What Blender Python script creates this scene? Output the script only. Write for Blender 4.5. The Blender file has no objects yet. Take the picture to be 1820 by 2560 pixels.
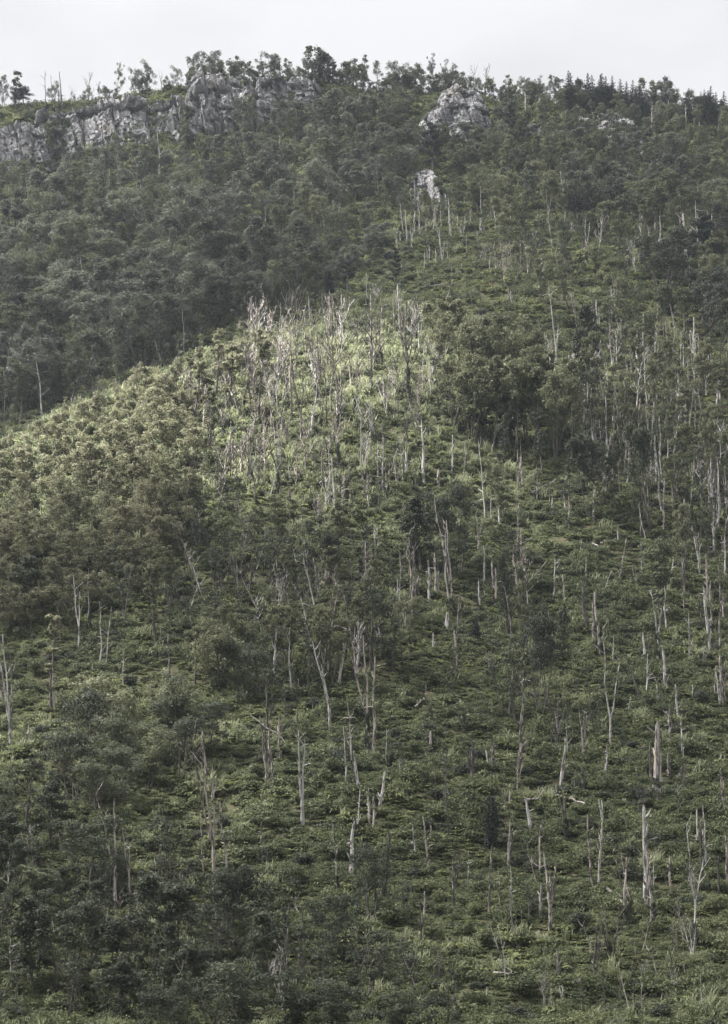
import bpy, math
import numpy as np

# ------------------------------------------------------------------ camera, sky, sun, exposure
F, U0, V0 = 4777.0, 910.0, 2710.0        # focal length in photo pixels, principal point (level camera, lens shifted up)
sc = bpy.context.scene
cam_d = bpy.data.cameras.new('camera')
cam_d.sensor_fit = 'VERTICAL'
cam_d.sensor_height = 36.0
cam_d.lens = 36.0 * F / 2560.0
cam_d.shift_y = (V0 - 1280.0) / 2560.0
cam_d.clip_start = 0.5
cam_d.clip_end = 6000.0
cam = bpy.data.objects.new('camera', cam_d)
cam.location = (0, 0, 0)
cam.rotation_euler = (math.radians(90), 0, 0)
sc.collection.objects.link(cam)
sc.camera = cam

SUN_EL, SUN_AZ = 55.0, -78.0             # degrees; azimuth from +Y (view direction), negative = left
SUN = np.array([math.sin(math.radians(SUN_AZ)) * math.cos(math.radians(SUN_EL)),
                math.cos(math.radians(SUN_AZ)) * math.cos(math.radians(SUN_EL)),
                math.sin(math.radians(SUN_EL))])
world = bpy.data.worlds.new('World')
sc.world = world
world.use_nodes = True
nt = world.node_tree
nt.nodes.clear()
w_out = nt.nodes.new('ShaderNodeOutputWorld')
w_bg = nt.nodes.new('ShaderNodeBackground')
w_sky = nt.nodes.new('ShaderNodeTexSky')
w_sky.sky_type = 'NISHITA'
w_sky.sun_disc = False
w_sky.sun_elevation = math.radians(SUN_EL)
w_sky.sun_rotation = math.radians(SUN_AZ)
w_sky.dust_density = 4.0
w_skybg = nt.nodes.new('ShaderNodeBackground')
w_skybg.inputs['Strength'].default_value = 0.015
w_tc = nt.nodes.new('ShaderNodeTexCoord')
w_map = nt.nodes.new('ShaderNodeMapping')
w_map.inputs['Scale'].default_value = (1.0, 1.0, 2.6)
w_noise = nt.nodes.new('ShaderNodeTexNoise')
w_noise.inputs['Scale'].default_value = 4.5
w_noise.inputs['Detail'].default_value = 5.0
w_noise.inputs['Roughness'].default_value = 0.5
w_ramp = nt.nodes.new('ShaderNodeValToRGB')
w_ramp.color_ramp.elements[0].position = 0.38
w_ramp.color_ramp.elements[0].color = (0.187, 0.189, 0.1945, 1)
w_ramp.color_ramp.elements[1].position = 0.60
w_ramp.color_ramp.elements[1].color = (0.224, 0.224, 0.2275, 1)
w_mix = nt.nodes.new('ShaderNodeMixShader')
w_mix.inputs[0].default_value = 0.94     # thick overcast in front of the blue sky
L = nt.links.new
L(w_tc.outputs['Generated'], w_map.inputs['Vector'])
L(w_map.outputs['Vector'], w_noise.inputs['Vector'])
L(w_noise.outputs['Fac'], w_ramp.inputs['Fac'])
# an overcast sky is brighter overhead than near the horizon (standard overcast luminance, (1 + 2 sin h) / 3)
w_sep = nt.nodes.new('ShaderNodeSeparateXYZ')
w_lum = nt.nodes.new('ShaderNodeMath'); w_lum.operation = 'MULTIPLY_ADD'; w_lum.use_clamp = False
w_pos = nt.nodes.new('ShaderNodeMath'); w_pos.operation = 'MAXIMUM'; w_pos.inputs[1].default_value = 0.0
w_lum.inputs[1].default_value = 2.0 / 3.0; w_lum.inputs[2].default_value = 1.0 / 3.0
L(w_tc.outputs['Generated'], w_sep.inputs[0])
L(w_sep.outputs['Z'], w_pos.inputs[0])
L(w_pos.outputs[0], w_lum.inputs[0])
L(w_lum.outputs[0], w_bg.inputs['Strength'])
L(w_ramp.outputs['Color'], w_bg.inputs['Color'])
L(w_sky.outputs['Color'], w_skybg.inputs['Color'])
L(w_skybg.outputs[0], w_mix.inputs[1])
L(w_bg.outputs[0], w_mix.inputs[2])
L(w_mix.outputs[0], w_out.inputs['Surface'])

sun_d = bpy.data.lights.new('sun', 'SUN')
sun_d.energy = 5.0
sun_d.angle = math.radians(1.2)
sun_d.color = (1.0, 0.975, 0.925)
sun = bpy.data.objects.new('sun', sun_d)
import mathutils
sun.rotation_euler = mathutils.Vector(SUN).to_track_quat('Z', 'Y').to_euler()
sun.location = (-300, 300, 500)
sc.collection.objects.link(sun)

vs = sc.view_settings
vs.view_transform = 'Standard'
vs.look = 'None'
vs.exposure = 2.75
vs.gamma = 1.0
vs.use_curve_mapping = False
sc.cycles.use_adaptive_sampling = True
sc.cycles.adaptive_threshold = 0.014
sc.cycles.use_light_tree = False
sc.cycles.transparent_max_bounces = 5
sc.cycles.max_bounces = 4
sc.cycles.diffuse_bounces = 2
sc.cycles.glossy_bounces = 1
sc.cycles.transmission_bounces = 2
sc.cycles.volume_bounces = 0
sc.cycles.caustics_reflective = False
sc.cycles.caustics_refractive = False

# ------------------------------------------------------------------ numeric helpers
D2F = 1820.0 / 1624.0                    # survey coordinates -> photo pixels
rng = np.random.default_rng(11)


def hash_u(ix, iy, iz, seed):
    h = (ix.astype(np.int64) * 374761393 + iy.astype(np.int64) * 668265263 + iz.astype(np.int64) * 2147483647 + seed * 1274126177) & 0xffffffff
    h = ((h ^ (h >> 13)) * 1274126177) & 0xffffffff
    h = ((h ^ (h >> 16)) * 2246822519) & 0xffffffff
    return ((h ^ (h >> 15)) & 0xffffff) / float(0xffffff)


def vnoise(x, y, z=None, seed=0):
    x = np.asarray(x, float); y = np.asarray(y, float)
    z = np.zeros_like(x) if z is None else np.asarray(z, float)
    xi, yi, zi = np.floor(x), np.floor(y), np.floor(z)
    fx, fy, fz = x - xi, y - yi, z - zi
    fx, fy, fz = [t * t * (3 - 2 * t) for t in (fx, fy, fz)]
    r = 0
    for dx in (0, 1):
        for dy in (0, 1):
            for dz in (0, 1):
                wgt = (fx if dx else 1 - fx) * (fy if dy else 1 - fy) * (fz if dz else 1 - fz)
                r = r + wgt * hash_u(xi + dx, yi + dy, zi + dz, seed)
    return r * 2 - 1


def fbm(x, y, z=None, octaves=4, seed=0, gain=0.5):
    r, a, s = 0, 1.0, 1.0
    for o in range(octaves):
        r = r + a * vnoise(np.asarray(x) * s, np.asarray(y) * s, None if z is None else np.asarray(z) * s, seed + o * 17)
        a *= gain; s *= 2.03
    return r


def cell(x, y, seed=0):
    """worley cells in 2-D: (random value of the nearest cell, distance gap to the second nearest)"""
    xi, yi = np.floor(x), np.floor(y)
    d1 = np.full(x.shape, 9.0); d2 = np.full(x.shape, 9.0); val = np.zeros(x.shape)
    zero = np.zeros_like(xi)
    for dx in (-1, 0, 1):
        for dy in (-1, 0, 1):
            cx, cy = xi + dx, yi + dy
            px = cx + hash_u(cx, cy, zero, seed); py = cy + hash_u(cx, cy, zero + 1, seed)
            d = np.hypot(px - x, py - y)
            v = hash_u(cx, cy, zero + 2, seed)
            near = d < d1
            d2 = np.where(near, d1, np.minimum(d2, d))
            val = np.where(near, v, val)
            d1 = np.where(near, d, d1)
    return val, d2 - d1


def blocks(x, z, w, hgt, seed, tilt=0.5):
    """offsets of an irregular masonry of fractured blocks: each block has its own depth and its own tilted face"""
    zz = z / hgt + 0.35 * vnoise(x / (w * 3.1), z / (hgt * 4.0), seed=seed + 3)
    row = np.floor(zz)
    zero = np.zeros_like(row)
    xx = x / (w * (0.6 + 0.9 * hash_u(row, zero, zero, seed))) + 7.3 * hash_u(row, zero, zero + 1, seed)
    col = np.floor(xx)
    v = hash_u(row, col, zero + 2, seed); tx = hash_u(row, col, zero + 3, seed) - .5; tz = hash_u(row, col, zero + 4, seed) - .5
    fx, fz = xx - col - .5, zz - row - .5
    crack = np.clip(1 - (0.5 - np.abs(fx)) / 0.06, 0, 1) + np.clip(1 - (0.5 - np.abs(fz)) / 0.06, 0, 1)
    return v - .5 + tilt * 2 * (tx * fx + tz * fz), crack


def in_poly(px, py, poly):
    px = np.asarray(px, float); py = np.asarray(py, float)
    c = np.zeros(px.shape, bool)
    n = len(poly)
    for i in range(n):
        x1, y1 = poly[i]; x2, y2 = poly[(i + 1) % n]
        cond = (y1 > py) != (y2 > py)
        with np.errstate(divide='ignore', invalid='ignore'):
            xs = (x2 - x1) * (py - y1) / (y2 - y1 + 1e-12) + x1
        c ^= cond & (px < xs)
    return c


# ------------------------------------------------------------------ terrain as a function of (azimuth ratio a = x/y, distance y)
NEARV = [(4, 6000), (60, 2850), (110, 2705)]
COLS = {                                  # photo column -> [(distance, photo row of the ground)]
    -900: [(150, 2600), (205, 2100), (270, 1640), (320, 1400), (345, 1360), (380, 1400), (430, 1250), (490, 950), (560, 660), (630, 430), (642, 320), (690, 350), (900, 700)],
    -250: [(150, 2575), (205, 2040), (270, 1550), (320, 1260), (340, 1210), (378, 1270), (430, 1140), (485, 900), (560, 610), (630, 425), (642, 285), (690, 320), (900, 650)],
    0:    [(150, 2560), (205, 2010), (270, 1500), (320, 1180), (345, 1110), (382, 1170), (432, 1080), (485, 880), (560, 600), (628, 420), (640, 272), (690, 305), (900, 640)],
    230:  [(150, 2560), (205, 2000), (270, 1500), (330, 1110), (358, 1010), (395, 1060), (440, 980), (490, 810), (560, 570), (626, 375), (638, 250), (690, 290), (900, 620)],
    450:  [(150, 2560), (205, 2000), (270, 1500), (335, 1080), (376, 900), (408, 935), (445, 870), (495, 720), (565, 520), (624, 345), (636, 214), (690, 270), (900, 600)],
    730:  [(150, 2560), (205, 2005), (270, 1510), (335, 1080), (392, 822), (416, 825), (448, 770), (500, 650), (570, 480), (632, 305), (640, 192), (690, 250), (900, 600)],
    950:  [(150, 2560), (205, 2015), (270, 1525), (335, 1100), (395, 800), (420, 772), (450, 725), (485, 680), (530, 600), (585, 480), (640, 310), (652, 228), (690, 260), (900, 600)],
    1300: [(150, 2560), (205, 2045), (270, 1575), (335, 1175), (395, 880), (450, 730), (530, 580), (600, 440), (660, 290), (680, 245), (720, 270), (900, 600)],
    1820: [(150, 2560), (205, 2075), (270, 1615), (335, 1215), (395, 930), (450, 775), (530, 615), (600, 475), (660, 340), (705, 278), (740, 300), (900, 620)],
    2300: [(150, 2570), (205, 2100), (270, 1650), (335, 1260), (395, 980), (450, 830), (530, 670), (600, 520), (660, 390), (705, 330), (740, 350), (900, 660)],
    3400: [(150, 2600), (205, 2160), (270, 1740), (335, 1400), (395, 1130), (450, 980), (530, 820), (600, 670), (660, 540), (705, 480), (740, 500), (900, 800)],
}
ys_g = np.concatenate([np.linspace(4, 110, 40), np.linspace(112, 720, 610), np.linspace(724, 900, 40)])
in_a = np.linspace(-0.23, 0.23, 321)
a_g = np.concatenate([np.linspace(-0.5, -0.235, 30), in_a, np.linspace(0.235, 0.5, 30)])
fine_y = np.arange(0, 905, 1.0)
cu = sorted(COLS)
ctrl = []
for u in cu:
    pts = NEARV + COLS[u]
    yy = np.array([p[0] for p in pts], float); zz = np.array([(V0 - p[1]) / F * p[0] for p in pts])
    z = np.interp(fine_y, yy, zz)
    k = np.exp(-0.5 * (np.arange(-18, 19) / 5.0) ** 2); k /= k.sum()
    zp = np.pad(z, 18, mode='edge')
    ctrl.append(np.convolve(zp, k, 'valid'))
ctrl = np.array(ctrl)
aU = (np.array(cu) - U0) / F
fine_a = np.linspace(-0.55, 0.55, 551)
Zf = np.array([np.interp(fine_a, aU, ctrl[:, j]) for j in range(len(fine_y))]).T
k = np.exp(-0.5 * (np.arange(-24, 25) / 9.0) ** 2); k /= k.sum()
Zf = np.apply_along_axis(lambda c: np.convolve(np.pad(c, 24, mode='edge'), k, 'valid'), 0, Zf)


def lookup(grid, gx0, gdx, gy0, gdy, x, y):
    fx = np.clip((x - gx0) / gdx, 0, grid.shape[0] - 1.001); fy = np.clip((y - gy0) / gdy, 0, grid.shape[1] - 1.001)
    i = fx.astype(int); j = fy.astype(int); fx = fx - i; fy = fy - j
    return (grid[i, j] * (1 - fx) * (1 - fy) + grid[i + 1, j] * fx * (1 - fy) + grid[i, j + 1] * (1 - fx) * fy + grid[i + 1, j + 1] * fx * fy)


def h_ay(a, y):
    a = np.asarray(a, float); y = np.asarray(y, float)
    z = lookup(Zf, -0.55, 1.1 / 550, 0.0, 1.0, a, y)
    x = a * y
    amp = np.clip((y - 20) / 120, 0, 1)
    return z + amp * (1.5 * fbm(x / 26, y / 26, octaves=3, seed=3) + 0.35 * fbm(x / 4.5, y / 4.5, octaves=2, seed=9))


def h_xy(x, y):
    return h_ay(np.asarray(x) / np.asarray(y), y)


MY = np.arange(118.0, 760.0, 0.6)


def hit(u, v):
    """first terrain point seen through photo pixel (u, v); None when it is sky"""
    a, s = (u - U0) / F, (V0 - v) / F
    z = h_ay(np.full(MY.shape, a), MY)
    ok = np.nonzero(z >= s * MY)[0]
    if len(ok) == 0:
        return None
    y = MY[ok[0]]
    return np.array([a * y, y, z[ok[0]]])


def ridge(u):
    a = (u - U0) / F
    m = (MY > 560)
    z = h_ay(np.full(MY[m].shape, a), MY[m])
    i = int(np.argmax(z / MY[m]))
    return np.array([a * MY[m][i], MY[m][i], z[i]])


def to_px(p):
    return U0 + F * p[0] / p[1], V0 - F * p[2] / p[1]


# ------------------------------------------------------------------ mesh helpers
def mesh_np(name, V, quads=None, tris=None, mats=(), mat_q=None, mat_t=None, smooth=False, tint=None):
    me = bpy.data.meshes.new(name)
    V = np.asarray(V, np.float32)
    nq = 0 if quads is None else len(quads); ntr = 0 if tris is None else len(tris)
    me.vertices.add(len(V)); me.vertices.foreach_set('co', V.ravel())
    loops = []
    if nq: loops.append(np.asarray(quads, np.int32).ravel())
    if ntr: loops.append(np.asarray(tris, np.int32).ravel())
    loops = np.concatenate(loops)
    me.loops.add(len(loops)); me.loops.foreach_set('vertex_index', loops)
    start = np.concatenate([np.arange(nq) * 4, nq * 4 + np.arange(ntr) * 3]).astype(np.int32)
    me.polygons.add(nq + ntr); me.polygons.foreach_set('loop_start', start)
    mi = np.concatenate([np.zeros(nq, np.int32) if mat_q is None else np.asarray(mat_q, np.int32), np.zeros(ntr, np.int32) if mat_t is None else np.asarray(mat_t, np.int32)])
    for m in mats: me.materials.append(m)
    me.polygons.foreach_set('material_index', mi)
    me.polygons.foreach_set('use_smooth', np.full(nq + ntr, smooth))
    if tint is not None:
        at = me.attributes.new('tint', 'FLOAT', 'POINT'); at.data.foreach_set('value', np.asarray(tint, np.float32))
    me.update(calc_edges=True)
    return me


class Geo:
    """collects tubes and leaves as numpy arrays"""
    def __init__(s): s.V, s.Q, s.T, s.n, s.tint = [], [], [], 0, []

    def add(s, V, Q=None, T=None, tint=None):
        V = np.asarray(V, float)
        s.V.append(V); s.tint.append(np.zeros(len(V)) if tint is None else tint)
        if Q is not None and len(Q): s.Q.append(np.asarray(Q) + s.n)
        if T is not None and len(T): s.T.append(np.asarray(T) + s.n)
        s.n += len(V)

    def tube(s, P, R, sides=6, r=None, jag=0.0, rough=0.0):
        P = np.asarray(P, float); n = len(P)
        tan = np.gradient(P, axis=0); tan /= np.linalg.norm(tan, axis=1)[:, None] + 1e-9
        ref = np.array([0.31, 0.95, 0.05])
        b1 = np.cross(tan, ref); b1 /= np.linalg.norm(b1, axis=1)[:, None] + 1e-9
        b2 = np.cross(tan, b1)
        ang = np.linspace(0, 2 * np.pi, sides, endpoint=False)
        R = np.asarray(R, float)[:, None] * np.ones((1, sides))
        if rough and r is not None: R = R * (1 + rough * r.uniform(-1, 1, R.shape))
        V = P[:, None, :] + R[:, :, None] * (np.cos(ang)[None, :, None] * b1[:, None, :] + np.sin(ang)[None, :, None] * b2[:, None, :])
        if jag and r is not None:
            spike = r.uniform(0, 1, sides) ** 2 * jag
            V[-1] += tan[-1][None, :] * spike[:, None]
            V[-1] = V[-1] + (P[-1] - V[-1]) * (0.55 * spike / max(jag, 1e-6))[:, None]
        V = V.reshape(-1, 3)
        i = np.arange(n - 1)[:, None] * sides; j = np.arange(sides)[None, :]; j2 = (j + 1) % sides
        Q = np.stack([i + j, i + j2, i + sides + j2, i + sides + j], -1).reshape(-1, 4)
        c = len(V)
        V = np.vstack([V, P[-1] - (tan[-1] * R[-1].mean() * 0.6 if jag else 0)])
        T = np.stack([(n - 1) * sides + np.arange(sides), (n - 1) * sides + (np.arange(sides) + 1) % sides, np.full(sides, c)], -1)
        s.add(V, Q, T)

    def leaves(s, P, N, size, r, aspect=0.55, tint=None):
        n = len(P)
        N = N / (np.linalg.norm(N, axis=1)[:, None] + 1e-9)
        t = np.cross(N, r.normal(size=(n, 3))); t /= np.linalg.norm(t, axis=1)[:, None] + 1e-9
        b = np.cross(N, t)
        sz = (np.ones(n) * size if np.isscalar(size) else size) * r.uniform(0.6, 1.35, n)
        l = (t * sz[:, None]) * 0.5; w = (b * sz[:, None]) * 0.5 * aspect
        off = t * (sz * 0.12)[:, None] + N * (sz * 0.08)[:, None]
        V = np.stack([P - l, P - off + w, P + l, P - off - w], 1).reshape(-1, 3)
        Q = np.arange(4 * n).reshape(-1, 4)
        tn = np.repeat(r.uniform(0, 1, n) if tint is None else tint, 4)
        s.add(V, Q, tint=tn)

    def mesh(s, name, mats, smooth=False, mat=0):
        Q = np.concatenate(s.Q) if s.Q else None; T = np.concatenate(s.T) if s.T else None
        return mesh_np(name, np.concatenate(s.V), Q, T, mats, None if Q is None else np.full(len(Q), mat), None if T is None else np.full(len(T), mat), smooth, np.concatenate(s.tint))


def link(name, data, parent=None, loc=None):
    o = bpy.data.objects.new(name, data)
    sc.collection.objects.link(o)
    if parent is not None: o.parent = parent
    if loc is not None: o.location = [float(c) for c in loc]
    return o


# ------------------------------------------------------------------ materials
def new_mat(name):
    m = bpy.data.materials.new(name); m.use_nodes = True
    t = m.node_tree; t.nodes.clear()
    return m, t, t.nodes.new('ShaderNodeOutputMaterial')


def rgbmix(t, fac, a, b):
    n = t.nodes.new('ShaderNodeMix'); n.data_type = 'RGBA'
    for sock, val in ((n.inputs[0], fac), (n.inputs[6], a), (n.inputs[7], b)):
        if isinstance(val, bpy.types.NodeSocket): t.links.new(val, sock)
        elif isinstance(val, (tuple, list)): sock.default_value = (*val, 1)
        else: sock.default_value = val
    return n.outputs[2]


def math_n(t, op, a, b=0.0, clamp=False):
    n = t.nodes.new('ShaderNodeMath'); n.operation = op; n.use_clamp = clamp
    for i, val in enumerate((a, b)):
        if isinstance(val, bpy.types.NodeSocket): t.links.new(val, n.inputs[i])
        else: n.inputs[i].default_value = val
    return n.outputs[0]


def noise_n(t, scale, detail=3.0, coord='Object', stretch=None, rough=0.55):
    if coord == 'Position':
        src = t.nodes.new('ShaderNodeNewGeometry').outputs['Position']
    else:
        src = t.nodes.new('ShaderNodeTexCoord').outputs[coord]
    if stretch:
        mp = t.nodes.new('ShaderNodeMapping'); mp.inputs['Scale'].default_value = stretch
        t.links.new(src, mp.inputs['Vector']); src = mp.outputs['Vector']
    n = t.nodes.new('ShaderNodeTexNoise')
    n.inputs['Scale'].default_value = scale; n.inputs['Detail'].default_value = detail; n.inputs['Roughness'].default_value = rough
    t.links.new(src, n.inputs['Vector'])
    return n.outputs['Fac']


def ramp_n(t, fac, lo, hi):
    n = t.nodes.new('ShaderNodeMapRange'); n.inputs[1].default_value = lo; n.inputs[2].default_value = hi
    t.links.new(fac, n.inputs[0])
    return n.outputs[0]


def leaf_mat(name, c_dark, c_mid, c_light, trans=0.32, patch=0.02):
    """leaf tissue: colour varies from leaf to leaf, from plant to plant and in broad patches of the stand"""
    m, t, out = new_mat(name)
    at = t.nodes.new('ShaderNodeAttribute'); at.attribute_name = 'tint'
    oi = t.nodes.new('ShaderNodeObjectInfo')
    pn = ramp_n(t, noise_n(t, patch, 2.0, 'Position'), 0.3, 0.7)
    f = math_n(t, 'ADD', math_n(t, 'MULTIPLY', at.outputs['Fac'], 0.30), math_n(t, 'MULTIPLY', oi.outputs['Random'], 0.38))
    f = math_n(t, 'ADD', f, math_n(t, 'MULTIPLY', pn, 0.34), clamp=True)
    rp = t.nodes.new('ShaderNodeValToRGB')
    e = rp.color_ramp.elements
    e[0].position = 0.12; e[0].color = (*c_dark, 1)
    e[1].position = 0.9; e[1].color = (*c_light, 1)
    em = e.new(0.5); em.color = (*c_mid, 1)
    t.links.new(f, rp.inputs['Fac'])
    d = t.nodes.new('ShaderNodeBsdfPrincipled')
    d.inputs['Roughness'].default_value = 0.62
    d.inputs['Specular IOR Level'].default_value = 0.18
    tr = t.nodes.new('ShaderNodeBsdfTranslucent')
    t.links.new(rp.outputs['Color'], d.inputs['Base Color'])
    t.links.new(rp.outputs['Color'], tr.inputs['Color'])
    mx = t.nodes.new('ShaderNodeMixShader'); mx.inputs[0].default_value = trans
    t.links.new(d.outputs[0], mx.inputs[1]); t.links.new(tr.outputs[0], mx.inputs[2])
    t.links.new(mx.outputs[0], out.inputs['Surface'])
    return m


M_FOREST = leaf_mat('forest leaves', (0.050, 0.060, 0.046), (0.112, 0.126, 0.096), (0.225, 0.238, 0.172))
M_OLIVE = leaf_mat('olive leaves', (0.066, 0.075, 0.043), (0.105, 0.119, 0.070), (0.167, 0.180, 0.111))
M_OLIVE_LIT = leaf_mat('sunlit olive leaves', (0.082, 0.090, 0.050), (0.150, 0.158, 0.092), (0.245, 0.246, 0.150))  # brighter copy of the olive leaves, sunlight on the crowns put into the colour
M_SAGE = leaf_mat('pale sage leaves', (0.092, 0.094, 0.056), (0.162, 0.162, 0.098), (0.250, 0.244, 0.158))
M_DARK = leaf_mat('dark leaves', (0.038, 0.045, 0.031), (0.061, 0.071, 0.048), (0.108, 0.121, 0.077))
M_PINE = leaf_mat('pine needles', (0.02, 0.03, 0.027), (0.034, 0.046, 0.038), (0.058, 0.07, 0.054), 0.12)
M_FERN = leaf_mat('fern fronds', (0.061, 0.076, 0.032), (0.143, 0.164, 0.072), (0.278, 0.291, 0.138), 0.34, 0.035)
M_VINE = leaf_mat('vine leaves', (0.045, 0.057, 0.030), (0.092, 0.109, 0.054), (0.185, 0.200, 0.099), 0.30, 0.05)
M_GRASS = leaf_mat('dry sunlit grass blades', (0.137, 0.157, 0.086), (0.245, 0.265, 0.157), (0.373, 0.387, 0.256), 0.38, 0.04)  # pale dry grass, lightened further to carry sunlight on the knoll
M_RUST = leaf_mat('withered rusty leaves', (0.10, 0.055, 0.035), (0.16, 0.085, 0.055), (0.21, 0.13, 0.085))


def wood_mat(name, wood, bark, stain, lo, hi):
    """weathered dead wood with bark still clinging in vertical flakes"""
    m, t, out = new_mat(name)
    oi = t.nodes.new('ShaderNodeObjectInfo')
    n1 = noise_n(t, 1.5, 4.0, 'Position', (2.2, 2.2, 0.7), 0.65)
    n1 = math_n(t, 'ADD', n1, math_n(t, 'MULTIPLY', math_n(t, 'SUBTRACT', oi.outputs['Random'], 0.5), 0.14))
    c = rgbmix(t, ramp_n(t, n1, lo, hi), wood, bark)
    c = rgbmix(t, math_n(t, 'MULTIPLY', ramp_n(t, noise_n(t, 0.9, 2.0, 'Position', (1, 1, 0.7)), 0.55, 0.7), 0.8), c, stain)
    c = rgbmix(t, math_n(t, 'MULTIPLY', noise_n(t, 9.0, 2.0, 'Position', (1.6, 1.6, 0.25)), 0.35), c, (0.10, 0.09, 0.08))
    p = t.nodes.new('ShaderNodeBsdfPrincipled'); p.inputs['Roughness'].default_value = 0.85; p.inputs['Specular IOR Level'].default_value = 0.15
    t.links.new(c, p.inputs['Base Color'])
    b = t.nodes.new('ShaderNodeBump'); b.inputs['Strength'].default_value = 0.6; b.inputs['Distance'].default_value = 0.08
    t.links.new(noise_n(t, 5.0, 4.0, 'Position', (2, 2, 0.4)), b.inputs['Height']); t.links.new(b.outputs[0], p.inputs['Normal'])
    t.links.new(p.outputs[0], out.inputs['Surface'])
    return m


W_PALE = wood_mat('bleached dead wood', (0.52, 0.50, 0.485), (0.16, 0.145, 0.138), (0.36, 0.32, 0.295), 0.50, 0.56)
W_TAN = wood_mat('stripped tan wood', (0.43, 0.385, 0.355), (0.085, 0.076, 0.072), (0.37, 0.285, 0.235), 0.475, 0.535)
W_DARK = wood_mat('dark dead bark', (0.17, 0.155, 0.145), (0.045, 0.040, 0.038), (0.10, 0.088, 0.08), 0.42, 0.54)
W_LIVE = wood_mat('living bark', (0.14, 0.125, 0.112), (0.060, 0.053, 0.048), (0.15, 0.145, 0.13), 0.42, 0.58)

m, t, out = new_mat('hillside soil and litter')
M_GROUND = m
c = rgbmix(t, ramp_n(t, noise_n(t, 0.05, 5.0, 'Position'), 0.35, 0.65), (0.034, 0.042, 0.022), (0.060, 0.068, 0.034))
c = rgbmix(t, math_n(t, 'MULTIPLY', ramp_n(t, noise_n(t, 0.8, 4.0, 'Position'), 0.45, 0.65), 0.7), c, (0.095, 0.072, 0.052))
p = t.nodes.new('ShaderNodeBsdfPrincipled'); p.inputs['Roughness'].default_value = 0.95; p.inputs['Specular IOR Level'].default_value = 0.05
t.links.new(c, p.inputs['Base Color'])
b = t.nodes.new('ShaderNodeBump'); b.inputs['Strength'].default_value = 0.8; b.inputs['Distance'].default_value = 0.4
t.links.new(noise_n(t, 1.4, 5.0, 'Position'), b.inputs['Height']); t.links.new(b.outputs[0], p.inputs['Normal'])
t.links.new(p.outputs[0], out.inputs['Surface'])

m, t, out = new_mat('weathered limestone')
M_ROCK = m
c = rgbmix(t, ramp_n(t, noise_n(t, 0.22, 6.0, 'Position', (1, 1, 0.6)), 0.38, 0.62), (0.355, 0.35, 0.355), (0.185, 0.183, 0.19))
c = rgbmix(t, math_n(t, 'MULTIPLY', ramp_n(t, noise_n(t, 0.35, 5.0, 'Position', (1.6, 1.6, 0.22)), 0.54, 0.63), 0.8), c, (0.085, 0.083, 0.084))
c = rgbmix(t, math_n(t, 'MULTIPLY', ramp_n(t, noise_n(t, 0.12, 3.0, 'Position'), 0.60, 0.72), 0.5), c, (0.30, 0.255, 0.21))
c = rgbmix(t, math_n(t, 'MULTIPLY', ramp_n(t, noise_n(t, 1.3, 3.0, 'Position'), 0.58, 0.70), 0.6), c, (0.07, 0.075, 0.06))
p = t.nodes.new('ShaderNodeBsdfPrincipled'); p.inputs['Roughness'].default_value = 0.9; p.inputs['Specular IOR Level'].default_value = 0.15
t.links.new(c, p.inputs['Base Color'])
b = t.nodes.new('ShaderNodeBump'); b.inputs['Strength'].default_value = 0.9; b.inputs['Distance'].default_value = 0.5
t.links.new(noise_n(t, 0.9, 6.0, 'Position', (1, 1, 1.8)), b.inputs['Height']); t.links.new(b.outputs[0], p.inputs['Normal'])
t.links.new(p.outputs[0], out.inputs['Surface'])

# ------------------------------------------------------------------ the hillside
A, Y = np.meshgrid(a_g, ys_g, indexing='ij')
Z = h_ay(A, Y)
na, ny = A.shape
ii = np.arange(na - 1)[:, None] * ny; jj = np.arange(ny - 1)[None, :]
Q = np.stack([ii + jj, ii + ny + jj, ii + ny + jj + 1, ii + jj + 1], -1).reshape(-1, 4)
hill = link('hillside', mesh_np('hillside', np.stack([A * Y, Y, Z], -1).reshape(-1, 3), Q, None, [M_GROUND], smooth=True))
hill['kind'] = 'structure'


def tables(pts, u): return np.interp(u, [p[0] for p in pts], [p[1] for p in pts])


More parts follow.
